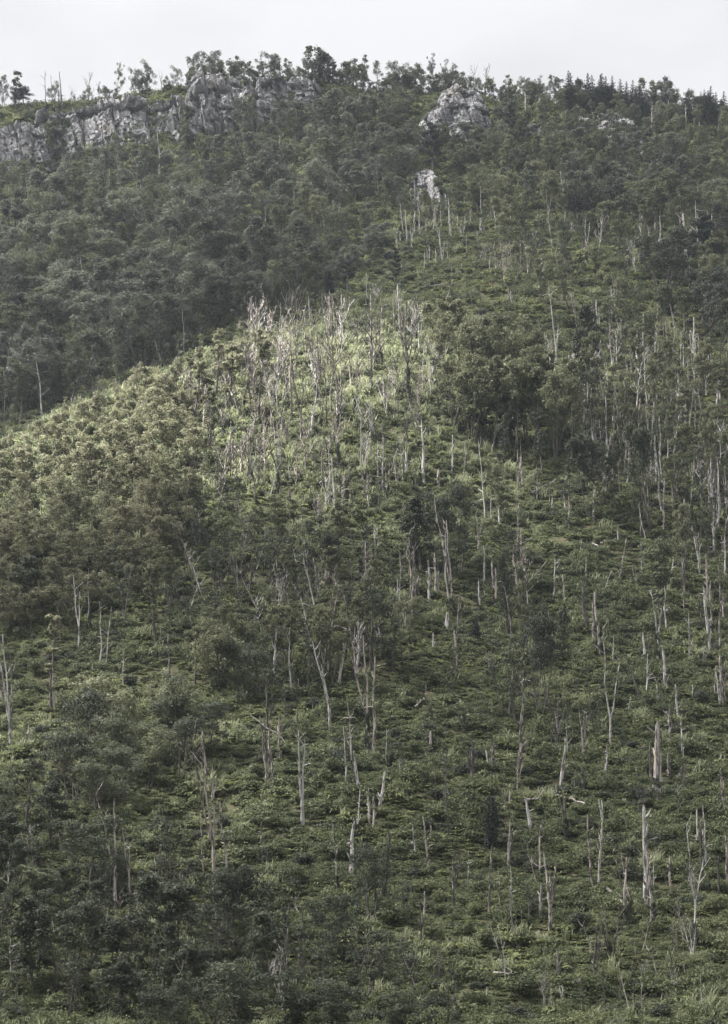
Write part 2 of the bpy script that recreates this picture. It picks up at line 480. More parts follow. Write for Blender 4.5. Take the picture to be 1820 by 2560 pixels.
def cliff(name, top, bot, y_of, lean, seed, label, big=3.4):
    """a limestone wall: top and foot lines as (photo column, photo row), y_of = distance of its foot"""
    u0, u1 = top[0][0], top[-1][0]
    nu = int((u1 - u0) / 1.15); nt = 120
    u = np.linspace(u0, u1, nu); tt = np.concatenate([np.linspace(0, 1, nt - 10), np.linspace(1.02, 1.3, 10)])
    U, T = np.meshgrid(u, tt, indexing='ij')
    a = (U - U0) / F
    yb = tables(y_of, U)
    vt = tables(top, U) + 7 * fbm(U / 26, U * 0, octaves=4, seed=seed) ; vb = tables(bot, U)
    Tc = np.clip(T, 0, 1)
    zb = (V0 - vb) / F * yb; zt = (V0 - vt) / F * (yb + lean)
    over = np.clip(T - 1, 0, 1) / 0.3
    Yc = yb + lean * Tc + over * 16
    Zc = zb + (zt - zb) * Tc - over ** 2 * 5 - np.where(T <= 0.001, 1.5, 0)
    X = a * (yb + lean * 0.5)
    wx = X + 0.22 * Zc + 0.5 * fbm(X / 4, Zc / 4, octaves=3, seed=seed + 5); wz = Zc - 0.12 * X + 0.5 * fbm(X / 4, Zc / 4, octaves=3, seed=seed + 6)
    b0, k0 = blocks(wx, wz, 9.0, 22.0, seed, .8); b1, k1 = blocks(wx, wz, 3.6, 6.0, seed + 1, .8); b2, k2 = blocks(wx, wz, 1.5, 1.9, seed + 2, .7); b3, k3 = blocks(wx, wz, .7, .6, seed + 4, .5)
    d = big * b0 * 1.7 + 2.4 * b1 + 1.0 * b2 + 0.35 * b3 - 1.4 * k0 - 0.6 * k1 - 0.25 * k2
    d += 1.3 * fbm(X / 7, Zc / 14, octaves=4, seed=seed + 8)
    c2 = b3 + .5
    edge = np.clip(np.minimum(U - u0, u1 - U) / 30, 0, 1)
    d = d * (1 - over) - (1 - edge) * 9 - np.clip(1 - T / 0.06, 0, 1) * 1.0
    Yc = Yc - d
    V = np.stack([X, Yc, Zc + 0.3 * (c2 - .5)], -1).reshape(-1, 3)
    m_, n_ = U.shape
    i = np.arange(m_ - 1)[:, None] * n_; j = np.arange(n_ - 1)[None, :]
    Q = np.stack([i + j, i + n_ + j, i + n_ + j + 1, i + j + 1], -1).reshape(-1, 4)
    o = link(name, mesh_np(name, V, Q, None, [M_ROCK]))
    o['kind'] = 'structure'; o['label'] = label
    return o


YC = [(-300, 626), (0, 622), (230, 620), (450, 618), (640, 624), (730, 630), (860, 636)]
cliff('cliff_tower', [(-90, 300), (0, 318), (22, 308), (50, 300), (78, 296), (100, 325), (140, 300)], [(-90, 445), (0, 440), (90, 432), (140, 385)], [(-90, 606), (140, 610)], 5, 41, 'pale limestone tower at the far left end of the cliff', 2.4)
cliff('cliff_wall', [(60, 284), (110, 276), (160, 270), (230, 252), (300, 240), (340, 254), (390, 250), (430, 245), (480, 262)], [(60, 402), (160, 398), (250, 388), (330, 392), (400, 378), (480, 345)], YC, 9, 42, 'long broken limestone wall at the left below the skyline')
cliff('cliff_buttress', [(440, 246), (470, 199), (510, 190), (545, 185), (580, 186), (620, 200), (650, 210)], [(440, 352), (470, 344), (520, 332), (560, 322), (650, 310)], YC, 8, 43, 'grey limestone buttress in the middle of the cliff')
cliff('cliff_pillar', [(615, 205), (640, 190), (662, 184), (700, 188), (740, 186), (780, 190), (815, 205)], [(615, 320), (650, 328), (690, 306), (740, 268), (815, 245)], YC, 7, 44, 'pale limestone pillar under the ridge trees')

# ------------------------------------------------------------------ register of things and their labels
THINGS = []


def reg(o, desc, cat, group, u, v, where=None):
    """u, v: where the thing stands, in survey coordinates"""
    o['category'] = cat; o['group'] = group
    THINGS.append((o, desc, u, v, where))
    return o


# ------------------------------------------------------------------ rock outcrops
_rock_cache = {}


def crag(top, bot, label, seed):
    us = [p[0] for p in bot]
    foot = [hit(u, v) for u, v in bot]
    yf = [(u, f_[1] - 2.5) for u, f_ in zip(us, foot)]
    tops = [hit(u, tables(top, u) + 6) for u in us]
    lean = float(np.mean([(t_[1] if t_ is not None else f_[1] + 12) - f_[1] for t_, f_ in zip(tops, foot)])) * .75
    o = cliff('rock_outcrop', top, bot, yf, max(3.0, lean), seed, label, 2.0)
    del o['kind']; o['category'] = 'rock'
    return o


def rock_mesh(seed):
    if seed in _rock_cache: return _rock_cache[seed]
    nth, nph = 96, 64
    th = np.linspace(0, 2 * np.pi, nth, endpoint=False); ph = np.linspace(-0.35 * np.pi, 0.5 * np.pi, nph)
    TH, PH = np.meshgrid(th, ph, indexing='ij')
    def sp(c, e): return np.sign(c) * np.abs(c) ** e
    x = sp(np.cos(PH), 0.75) * sp(np.cos(TH), 0.8); y = sp(np.cos(PH), 0.75) * sp(np.sin(TH), 0.8); z = sp(np.sin(PH), 0.8)
    s1, s2 = TH * 2.2, z * 2.6
    b1, k1 = blocks(s1, s2 + .2 * s1, 1.1, 1.5, seed, .9); b2, k2 = blocks(s1, s2 - .15 * s1, .45, .5, seed + 1, .8); b3, k3 = blocks(s1, s2, .2, .2, seed + 2, .6)
    wrap = np.minimum(TH, 2 * np.pi - TH)
    r = 1 + (0.42 * b1 + 0.22 * b2 + .09 * b3 - .10 * k1 - .05 * k2) * np.clip(wrap / 0.2, 0, 1) + 0.22 * fbm(x * 2, y * 2, z * 2, 4, seed)
    V = np.stack([x * r, y * r, z * (0.75 + 0.25 * r)], -1).reshape(-1, 3)
    i = np.arange(nth)[:, None]; i2 = (i + 1) % nth; j = np.arange(nph - 1)[None, :]
    Q = np.stack([i * nph + j, i2 * nph + j, i2 * nph + j + 1, i * nph + j + 1], -1).reshape(-1, 4)
    me = mesh_np('rock', V, Q, None, [M_ROCK])
    _rock_cache[seed] = me
    return me


def outcrop(rocks, label, name='rock_outcrop'):
    """rocks: (survey x, survey y of foot, width px, height px) of each block"""
    first = hit(rocks[0][0] * D2F, rocks[0][1] * D2F)
    root = link(name, None, loc=first)
    root['label'] = label; root['category'] = 'rock'
    extra = []
    if name == 'rock_outcrop':
        for (x, y, w, hgt) in rocks:
            for _ in range(2): extra.append((x + rng.uniform(-.6, .6) * w, y + rng.uniform(-.25, .2) * hgt, w * rng.uniform(.25, .5), hgt * rng.uniform(.35, .7)))
    for q, (x, y, w, hgt) in enumerate(rocks + extra):
        p = hit(x * D2F, y * D2F)
        if p is None: p = ridge(x * D2F)
        k = p[1] / F * D2F
        o = link('rock', rock_mesh(200 + (q * 7 + int(x)) % 9), root, p - first + np.array([0, w * k * 0.25, -0.25 * hgt * k]))
        o.scale = (w * k * 0.5, w * k * 0.42, hgt * k * 1.05)
        o.rotation_euler = (rng.uniform(-.1, .1), rng.uniform(-.12, .12), rng.uniform(0, 6.28))
    return root


crag([(1030, 330), (1050, 285), (1080, 262), (1110, 228), (1150, 218), (1190, 222), (1215, 250), (1235, 290), (1262, 325)], [(1030, 362), (1060, 366), (1120, 362), (1180, 370), (1230, 372), (1262, 362)], 'large pale limestone crag standing under the ridge right of centre', 51)
crag([(990, 492), (1004, 468), (1018, 470), (1030, 440), (1052, 426), (1075, 420), (1098, 432), (1112, 462), (1128, 505)], [(990, 528), (1010, 532), (1040, 516), (1070, 514), (1100, 528), (1128, 540)], 'small grey rock knob with dead trunks at its foot', 52)
crag([(1425, 330), (1450, 300), (1490, 292), (1530, 284), (1570, 288), (1600, 320), (1640, 360)], [(1425, 352), (1460, 360), (1520, 372), (1570, 385), (1640, 398)], 'low grey rock outcrop among trees at the upper right', 53)
outcrop([(1200, 300, 70, 32), (1170, 305, 40, 22), (1240, 310, 50, 24)], 'grey rock ledge between the big crag and the right outcrop')
outcrop([(1590, 345, 34, 16), (1565, 350, 22, 12)], 'small pale rock ledge by the right edge under the spruces')
outcrop([(790, 690, 9, 14)], 'small white boulder below the round pine in the clearing', 'boulder')
outcrop([(678, 692, 24, 12), (668, 696, 14, 8)], 'grey boulder at the edge of the dark wood above the knoll', 'boulder')
outcrop([(760, 700, 34, 8), (775, 704, 24, 8)], 'flat pale rock slab on the saddle behind the knoll', 'boulder')
outcrop([(640, 418, 24, 14), (615, 430, 34, 12)], 'pale rock patch amid the wooded upper slope', 'boulder')
outcrop([(255, 470, 18, 40), (130, 600, 16, 26)], 'small pale rock face half hidden in the left wood', 'boulder')
outcrop([(1068, 710, 12, 10)], 'little pale boulder low in the upper clearing', 'boulder')

# ------------------------------------------------------------------ foliage plants
def arc_path(p0, d0, length, n, r, wander=0.12, lift=0.0):
    P = [np.array(p0, float)]; d = np.array(d0, float); d /= np.linalg.norm(d)
    for _ in range(n):
        d = d + r.normal(size=3) * wander + np.array([0, 0, lift]); d /= np.linalg.norm(d)
        P.append(P[-1] + d * length / n)
    return np.array(P)


def clump_leaves(g, C, rad, n, size, r, flat=0.75, up=0.45, inner=0.45, aspect=0.55):
    """n leaves through the outer part of an uneven cushion of foliage"""
    d = r.normal(size=(int(n * 1.6) + 4, 3)); d /= np.linalg.norm(d, axis=1)[:, None]
    keep = (d[:, 2] > -0.25) | (r.uniform(size=len(d)) < 0.4)
    d = d[keep][:n]
    lump = 1 + 0.28 * fbm(d[:, 0] * 2.1 + C[0], d[:, 1] * 2.1 + C[1], d[:, 2] * 2.1 + C[2], 2, 5)
    rr = (inner + (1 - inner) * r.uniform(size=len(d)) ** 0.6) * lump
    rr = np.where(r.uniform(size=len(d)) < .14, rr * r.uniform(1.1, 1.6, len(d)), rr)
    P = C + d * (rr * rad)[:, None] * np.array([1, 1, flat])
    N = d * 0.7 + r.normal(size=d.shape) * 0.55 + np.array([0, 0, up])
    g.leaves(P, N, size, r, aspect)


def tree_parts(seed, Ht, crown_w, crown_lo, n_leaf, leaf, n_limb=11, multi=1, shape='dome', sparse=1.0, bend=0.05):
    """trunk with limbs, crown of leaf clumps carried by the limbs (Ht, widths in metres)"""
    r = np.random.default_rng(seed)
    tr, cr = Geo(), Geo()
    clumps = []
    for st in range(multi):
        ang = r.uniform(0, 6.28)
        base = np.array([math.cos(ang), math.sin(ang), 0]) * (0.0 if multi == 1 else 0.35)
        d0 = np.array([math.cos(ang) * (0.0 if multi == 1 else 0.28), math.sin(ang) * (0.0 if multi == 1 else 0.28), 1.0]) + r.normal(size=3) * 0.04
        hs = Ht * (0.93 if multi == 1 else r.uniform(0.75, 0.95))
        P = arc_path(base, d0, hs, 9, r, bend, 0.04)
        r0 = (0.016 * Ht + 0.03) * (1.0 if multi == 1 else 0.7)
        tr.tube(P, np.linspace(r0, 0.03, 10) ** 1.0, 6, r, rough=0.08)
        ts = np.sort(r.uniform(crown_lo, 1.0, max(3, n_limb // multi)))
        for q, tq in enumerate(ts):
            f = tq * 9; i = min(int(f), 8); p = P[i] + (P[i + 1] - P[i]) * (f - i)
            az = q * 2.4 + r.uniform(-.5, .5)
            rel = (tq - crown_lo) / (1 - crown_lo + 1e-6)
            prof = {'dome': math.sqrt(max(0.05, 1 - (rel * 1.02 - 0.28) ** 2 * 1.5)), 'vase': 0.45 + 0.6 * rel, 'column': 0.8, 'round': math.sin(math.pi * min(0.97, 0.18 + 0.78 * rel))}[shape]
            ln = crown_w * 0.5 * prof * r.uniform(0.65, 1.1)
            upk = {'dome': 0.45, 'vase': 1.1, 'column': 0.9, 'round': 0.4}[shape] + 0.6 * rel
            d = np.array([math.cos(az), math.sin(az), upk])
            Lp = arc_path(p, d, ln * 1.05, 4, r, 0.14, 0.03)
            tr.tube(Lp, np.linspace(max(0.03, r0 * 0.42 * (1.1 - 0.6 * tq)), 0.012, 5), 4, r)
            cs = crown_w * r.uniform(0.10, 0.19)
            clumps.append((Lp[-1], cs)); 
            if r.uniform() < 0.85: clumps.append((Lp[2] + r.normal(size=3) * cs * 0.6, cs * r.uniform(0.6, 0.9)))
            for _ in range(2):
                d2 = np.array([r.normal(), r.normal(), 0.5 + r.uniform()])
                Sp = arc_path(Lp[3], d2, ln * 0.45, 2, r, 0.1)
                tr.tube(Sp, [0.025, 0.018, 0.01], 3)
                if r.uniform() < 0.8: clumps.append((Sp[-1], cs * r.uniform(0.5, 0.85)))
        clumps.append((P[-1], crown_w * 0.14))
    wsum = sum(c[1] ** 2 for c in clumps)
    for C, rad in clumps:
        if r.uniform() > sparse: continue
        clump_leaves(cr, C, rad, max(6, int(n_leaf * rad * rad / wsum)), leaf, r)
    return tr, cr


def proto(name, kind_desc, tr, cr, bark, leafm, Ht):
    tm = tr.mesh(name + '_trunk', [bark], smooth=True)
    cm = cr.mesh(name + '_crown', [leafm])
    V = np.concatenate(cr.V)
    ext = float(np.percentile(np.hypot(V[:, 0], V[:, 1]), 97)) * 2
    top = float(np.percentile(V[:, 2], 99.7))
    return dict(trunk=tm, crown=cm, H=top, W=ext, desc=kind_desc)


PROTO = {}
FAM = {
    # family: (leaf material, description, list of builder settings)
    'forest': (M_FOREST, 'green broadleaf tree', [dict(Ht=11, crown_w=6.6, crown_lo=.30, n_leaf=3600, leaf=.42, n_limb=13, shape='dome'), dict(Ht=11, crown_w=6.0, crown_lo=.34, n_leaf=3200, leaf=.42, n_limb=12, shape='round'),
                                            dict(Ht=11, crown_w=7.0, crown_lo=.26, n_leaf=3800, leaf=.42, n_limb=14, multi=2, shape='dome'), dict(Ht=11, crown_w=5.4, crown_lo=.36, n_leaf=2800, leaf=.42, n_limb=11, shape='vase')]),
    'ridge': (M_FOREST, 'small-crowned ridge tree', [dict(Ht=10, crown_w=4.6, crown_lo=.14, n_leaf=3000, leaf=.30, n_limb=18, shape='column', sparse=.8, bend=.07), dict(Ht=10, crown_w=5.6, crown_lo=.2, n_leaf=3600, leaf=.30, n_limb=19, multi=2, shape='dome', sparse=.75, bend=.07),
                                           dict(Ht=10, crown_w=5.0, crown_lo=.1, n_leaf=3300, leaf=.30, n_limb=20, multi=3, shape='vase', sparse=.8, bend=.08), dict(Ht=10, crown_w=4.2, crown_lo=.3, n_leaf=2250, leaf=.30, n_limb=15, shape='round', sparse=.75, bend=.1)]),
    'thick': (M_FOREST, 'dense bushy ridge tree', [dict(Ht=9, crown_w=6.5, crown_lo=.06, n_leaf=3000, leaf=.40, n_limb=20, multi=3, shape='dome', bend=.08), dict(Ht=9, crown_w=5.2, crown_lo=.05, n_leaf=2600, leaf=.40, n_limb=18, multi=2, shape='round', bend=.08), dict(Ht=9, crown_w=6.0, crown_lo=.08, n_leaf=2800, leaf=.40, n_limb=19, multi=4, shape='vase', sparse=.9, bend=.08)]),
    'olive': (M_OLIVE, 'olive green broadleaf tree', [dict(Ht=11, crown_w=5.6, crown_lo=.42, n_leaf=2940, leaf=.38, n_limb=13, shape='vase'), dict(Ht=11, crown_w=6.4, crown_lo=.34, n_leaf=3220, leaf=.38, n_limb=14, multi=2, shape='dome'),
                                                  dict(Ht=11, crown_w=5.2, crown_lo=.48, n_leaf=2240, leaf=.38, n_limb=11, shape='round', sparse=.9)]),
    'sage': (M_SAGE, 'pale sage green bushy tree', [dict(Ht=8, crown_w=5.4, crown_lo=.22, n_leaf=4000, leaf=.31, n_limb=17, multi=3, shape='dome', sparse=.85), dict(Ht=8, crown_w=4.8, crown_lo=.28, n_leaf=3500, leaf=.31, n_limb=15, multi=2, shape='round', sparse=.85), dict(Ht=8, crown_w=5.0, crown_lo=.2, n_leaf=3700, leaf=.31, n_limb=18, multi=4, shape='vase', sparse=.85)]),
    'grove': (M_OLIVE_LIT, 'slender airy-crowned tree', [dict(Ht=14, crown_w=6.0, crown_lo=.42, n_leaf=3900, leaf=.38, n_limb=18, multi=2, shape='dome', bend=.05), dict(Ht=14, crown_w=5.4, crown_lo=.38, n_leaf=3600, leaf=.38, n_limb=17, multi=3, shape='vase', sparse=.9, bend=.06), dict(Ht=14, crown_w=5.0, crown_lo=.46, n_leaf=3200, leaf=.38, n_limb=15, shape='dome', bend=.06)]),
    'clump': (M_OLIVE_LIT, 'dense spreading tree', [dict(Ht=9, crown_w=7.5, crown_lo=.20, n_leaf=4200, leaf=.37, n_limb=22, multi=3, shape='vase', sparse=.78, bend=.07), dict(Ht=9, crown_w=7.0, crown_lo=.26, n_leaf=3900, leaf=.37, n_limb=20, multi=2, shape='dome', sparse=.75, bend=.08), dict(Ht=9, crown_w=7.2, crown_lo=.22, n_leaf=4200, leaf=.37, n_limb=22, multi=4, shape='dome', sparse=.75, bend=.08)]),
    'shade': (M_DARK, 'dense dark spreading tree', [dict(Ht=9, crown_w=7.5, crown_lo=.16, n_leaf=4400, leaf=.36, n_limb=22, multi=3, shape='dome', sparse=.8, bend=.07), dict(Ht=9, crown_w=7.2, crown_lo=.2, n_leaf=4200, leaf=.36, n_limb=22, multi=4, shape='vase', sparse=.8, bend=.07)]),
    'dark': (M_DARK, 'dark green leafy tree', [dict(Ht=10, crown_w=5.6, crown_lo=.3, n_leaf=3224, leaf=.36, n_limb=14, multi=2, shape='dome'), dict(Ht=10, crown_w=4.8, crown_lo=.25, n_leaf=3100, leaf=.36, n_limb=15, shape='round'),
                                             dict(Ht=10, crown_w=6.4, crown_lo=.2, n_leaf=3720, leaf=.36, n_limb=18, multi=3, shape='dome')]),
    'sparse': (M_DARK, 'thin sparse dark tree', [dict(Ht=10, crown_w=4.0, crown_lo=.25, n_leaf=1125, leaf=.34, n_limb=12, multi=2, shape='vase', sparse=.75, bend=.08), dict(Ht=10, crown_w=3.4, crown_lo=.3, n_leaf=900, leaf=.34, n_limb=11, shape='column', sparse=.7, bend=.1),
                                                   dict(Ht=10, crown_w=4.4, crown_lo=.2, n_leaf=1275, leaf=.34, n_limb=14, multi=3, shape='vase', sparse=.7, bend=.08)]),
    'slim': (M_SAGE, 'slim leafy column tree', [dict(Ht=10, crown_w=2.2, crown_lo=.15, n_leaf=1500, leaf=.28, n_limb=14, shape='column', sparse=.9), dict(Ht=10, crown_w=2.6, crown_lo=.3, n_leaf=1600, leaf=.28, n_limb=13, shape='column', sparse=.9)]),
}
for fam, (lm, desc, sets) in FAM.items():
    for q, kw in enumerate(sets):
        tr, cr = tree_parts(1000 + q * 13 + len(fam) * 101, **kw)
        PROTO[fam, q] = proto(fam, desc, tr, cr, W_LIVE, lm, kw['Ht'])


def ivy_column(seed, Ht, w):
    r = np.random.default_rng(seed); tr, cr = Geo(), Geo()
    P = arc_path((0, 0, 0), (0, 0, 1), Ht * .9, 8, r, 0.03)
    tr.tube(P, np.linspace(.16, .05, 9), 6)
    for q in range(26):
        f = (q + .5) / 26 * 8; i = min(int(f), 7); p = P[i] + (P[i + 1] - P[i]) * (f - i)
        wd = w * .5 * math.sin(math.pi * min(.93, .30 + .62 * q / 26)) * r.uniform(.75, 1.15)
        clump_leaves(cr, p + np.array([r.normal(), r.normal(), 0]) * .12 * w, wd, 420, .24, r, 1.1, .2)
    return tr, cr


def ivy_lollipop(seed, Ht, w):
    r = np.random.default_rng(seed); tr, cr = Geo(), Geo()
    P = arc_path((0, 0, 0), (0, 0, 1), Ht * .95, 8, r, 0.03)
    tr.tube(P, np.linspace(.2, .05, 9), 6)
    for q in range(18):
        f = 8 * (.32 + .66 * (q + .5) / 18); i = min(int(f), 7); p = P[i] + (P[i + 1] - P[i]) * (f - i)
        wd = w * .5 * (1.0 if q < 6 else .7) * r.uniform(.6, 1.15)
        clump_leaves(cr, p + np.array([r.normal(), r.normal(), 0]) * .15 * w, wd, 150, .2, r, 1.2, .2)
    return tr, cr


def pine_parts(seed, Ht, w, lo, flat):
    r = np.random.default_rng(seed); tr, cr = Geo(), Geo()
    P = arc_path((0, 0, 0), (0, 0, 1), Ht * .96, 9, r, 0.03)
    tr.tube(P, np.linspace(.024 * Ht, .05, 10), 7)
    for q in range(17):
        tq = lo + (1 - lo) * q / 16; f = tq * 9; i = min(int(f), 8); p = P[i] + (P[i + 1] - P[i]) * (f - i)
        az = q * 2.4 + r.uniform(-.3, .3); rel = (tq - lo) / (1 - lo)
        ln = w * .5 * (0.7 + .3 * math.sin(math.pi * rel) if flat else (1.05 - .75 * rel)) * r.uniform(.7, 1.05)
        Lp = arc_path(p, (math.cos(az), math.sin(az), .22), ln, 3, r, .08, .03)
        tr.tube(Lp, [.09, .07, .05, .02], 4)
        for pt, kk in ((Lp[-1], 1.0), (Lp[2], .9), (Lp[1], .6)):
            clump_leaves(cr, pt, w * .15 * kk, 110, .32, r, .38, .6, .2, .3)
    return tr, cr


def spruce_parts(seed, Ht, w):
    r = np.random.default_rng(seed); tr, cr = Geo(), Geo()
    P = np.array([[0, 0, z] for z in np.linspace(0, Ht, 8)]); tr.tube(P, np.linspace(.02 * Ht, .03, 8), 6)
    for q in range(26):
        rel = q / 25; z = Ht * (.16 + .82 * rel)
        nb = max(3, int(9 * (1 - rel) + 2))
        for k in range(nb):
            az = k * 6.28 / nb + q * .7 + r.uniform(-.2, .2)
            ln = w * .5 * ((1 - rel) ** .85) * r.uniform(.75, 1.1) + .12
            d = np.array([math.cos(az), math.sin(az), -.28])
            n = max(5, int(12 * ln))
            s_ = r.uniform(.12, 1, n)
            Pt = np.array([0, 0, z]) + d * (s_ * ln)[:, None] + np.array([0, 0, 1.0]) * (s_ ** 2 * ln * .14)[:, None] + r.normal(size=(n, 3)) * .08
            cr.leaves(Pt, np.array([0, 0, 1.0]) + r.normal(size=(n, 3)) * .5, .42, r, .4)
    return tr, cr


for q in range(2): PROTO['ivy', q] = proto('ivy', 'narrow dark ivy-clad tree', *ivy_column(70 + q, 7, 1.8), W_LIVE, M_PINE, 7)
for q in range(2): PROTO['lolly', q] = proto('lolly', 'bare-stemmed ivy-sleeved tree', *ivy_lollipop(80 + q, 8, 1.8), W_LIVE, M_DARK, 8)
for q in range(2): PROTO['flatpine', q] = proto('flatpine', 'dark flat-topped pine', *pine_parts(90 + q, 9, 6.0 - q, .62, True), W_PALE if q == 0 else W_LIVE, M_PINE, 9)
for q in range(2): PROTO['pine', q] = proto('pine', 'dark layered pine', *pine_parts(95 + q, 10, 4.6, .35, False), W_LIVE, M_PINE, 10)
for q in range(3): PROTO['spruce', q] = proto('spruce', 'dark pointed spruce', *spruce_parts(100 + q, 14, 7.6 + .9 * q), W_LIVE, M_PINE, 14)


def bush_crown(seed, n=900, leaf=.17, lumps=7):
    r = np.random.default_rng(seed); g = Geo()
    for q in range(lumps):
        a_ = r.uniform(0, 6.28); d_ = r.uniform(0, .65)
        clump_leaves(g, np.array([math.cos(a_) * d_, math.sin(a_) * d_, .28 + .45 * r.uniform()]), r.uniform(.32, .52), n // lumps, leaf, r, .85, .4, .5)
    return g


BUSH = [bush_crown(300 + q).mesh('shrub_foliage', [M_VINE]) for q in range(4)]
BUSHD = [bush_crown(320 + q, 1100, .15, 8).mesh('shrub_foliage', [M_DARK]) for q in range(3)]
BUSHR = [bush_crown(340, 800).mesh('shrub_foliage', [M_RUST])]


def place_tree(fam, x, yb, yt=None, cw=None, where=None, H=None, rot=None, name=None, ridge_top=False, q=None, as_obj=True):
    """x, yb, yt: survey position of the foot and row of the top; cw: crown width in survey pixels"""
    p = ridge(x * D2F) if ridge_top else hit(x * D2F, yb * D2F)
    if p is None: p = ridge(x * D2F)
    if ridge_top:
        p = p + np.array([0, -2.0, 0]); p[2] = float(h_xy(np.array([p[0]]), np.array([p[1]]))[0])
    keys = [kk for kk in PROTO if kk[0] == fam]
    pr = PROTO[keys[int(rng.integers(len(keys)))] if q is None else (fam, q)]
    mpp = p[1] / F
    if yt is not None: H = ((p[2] / p[1] * F) - (V0 - yt * D2F)) * -1 * mpp
    sz = H / pr['H']
    sx = sz if cw is None else 0.2 * sz + 0.8 * (cw * D2F * mpp / pr['W'])
    sx = min(max(sx, 0.55 * sz), 1.9 * sz)
    rz = rng.uniform(0, 6.28) if rot is None else rot
    rec = dict(fam=fam, pr=pr, p=p - np.array([0, 0, 0.25]), sx=sx, sz=sz, rz=rz, x=to_px(p)[0] / D2F, y=to_px(p)[1] / D2F, H=H, where=where, px=H / mpp, name=name)
    if as_obj: make_tree(rec)
    return rec


NAMES = {'grove': ('slender_tree', 'tree', 'slender trees of the grove and slopes'), 'clump': ('spreading_tree', 'tree', 'spreading trees in clumps'), 'shade': ('spreading_tree', 'tree', 'spreading trees in clumps'), 'thick': ('bushy_ridge_tree', 'tree', 'trees on the skyline'), 'ridge': ('broadleaf_tree', 'tree', 'trees on the skyline'), 'forest': ('broadleaf_tree', 'tree', 'broadleaf trees on the wooded slopes'), 'olive': ('broadleaf_tree', 'tree', 'broadleaf trees on the wooded slopes'), 'sage': ('bushy_tree', 'tree', 'pale bushy trees on the left shoulder'),
         'dark': ('leafy_tree', 'tree', 'dark leafy trees on the lower slope'), 'sparse': ('sparse_tree', 'tree', 'thin sparse trees among the dead trunks'), 'slim': ('column_tree', 'tree', 'slim leafy column trees'),
         'ivy': ('ivy_tree', 'tree', 'ivy-clad trees'), 'lolly': ('ivy_tree', 'tree', 'ivy-clad trees'), 'flatpine': ('pine_tree', 'pine', 'dark pines'), 'pine': ('pine_tree', 'pine', 'dark pines'), 'spruce': ('spruce_tree', 'spruce', 'spruces on the right skyline')}


def make_tree(rec):
    nm, cat, grp = NAMES[rec['fam']]
    root = link(nm, None, loc=rec['p'])
    root.rotation_euler = (rng.uniform(-.03, .03), rng.uniform(-.04, .04), rec['rz'])
    root.scale = (rec['sx'], rec['sx'], rec['sz'])
    link('trunk', rec['pr']['trunk'], root); link('crown', rec['pr']['crown'], root)
    size = 'tall ' if rec['H'] > 12.5 else ('small ' if rec['H'] < 6.5 else '')
    reg(root, size + rec['pr']['desc'], cat, grp, rec['x'], rec['y'], rec['where'])


# ------------------------------------------------------------------ dead trunks
DEADGRP = 'dead trunks standing on the slope'


def sway(p0, p1, n, r, amp):
    p0 = np.array(p0, float); p1 = np.array(p1, float); t_ = np.linspace(0, 1, n)[:, None]
    L_ = np.linalg.norm(p1 - p0)
    ph = r.uniform(0, 6.28, 4)
    s_ = (np.sin(t_ * 5.0 + ph[0]) - math.sin(ph[0]) * (1 - t_)) * .5 + .35 * np.sin(t_ * 11 + ph[1])
    s2 = np.sin(t_ * 4.2 + ph[2]) * .5 + .3 * np.sin(t_ * 9 + ph[3])
    env = np.minimum(1, t_ * 3)
    return p0 + (p1 - p0) * t_ + np.hstack([s_ * env, s2 * env, 0 * t_]) * amp * L_


IVY = []
for q in range(3):
    g = Geo(); r = np.random.default_rng(500 + q)
    for k in range(9):
        clump_leaves(g, np.array([r.normal() * .14, r.normal() * .14, (k + .5) / 9]), r.uniform(.3, .5) * (1.1 - .5 * k / 9), 70, .17, r, .35, .2)
    V = np.concatenate(g.V)
    IVY.append(g.mesh('ivy', [M_DARK]))

SNAGS = []


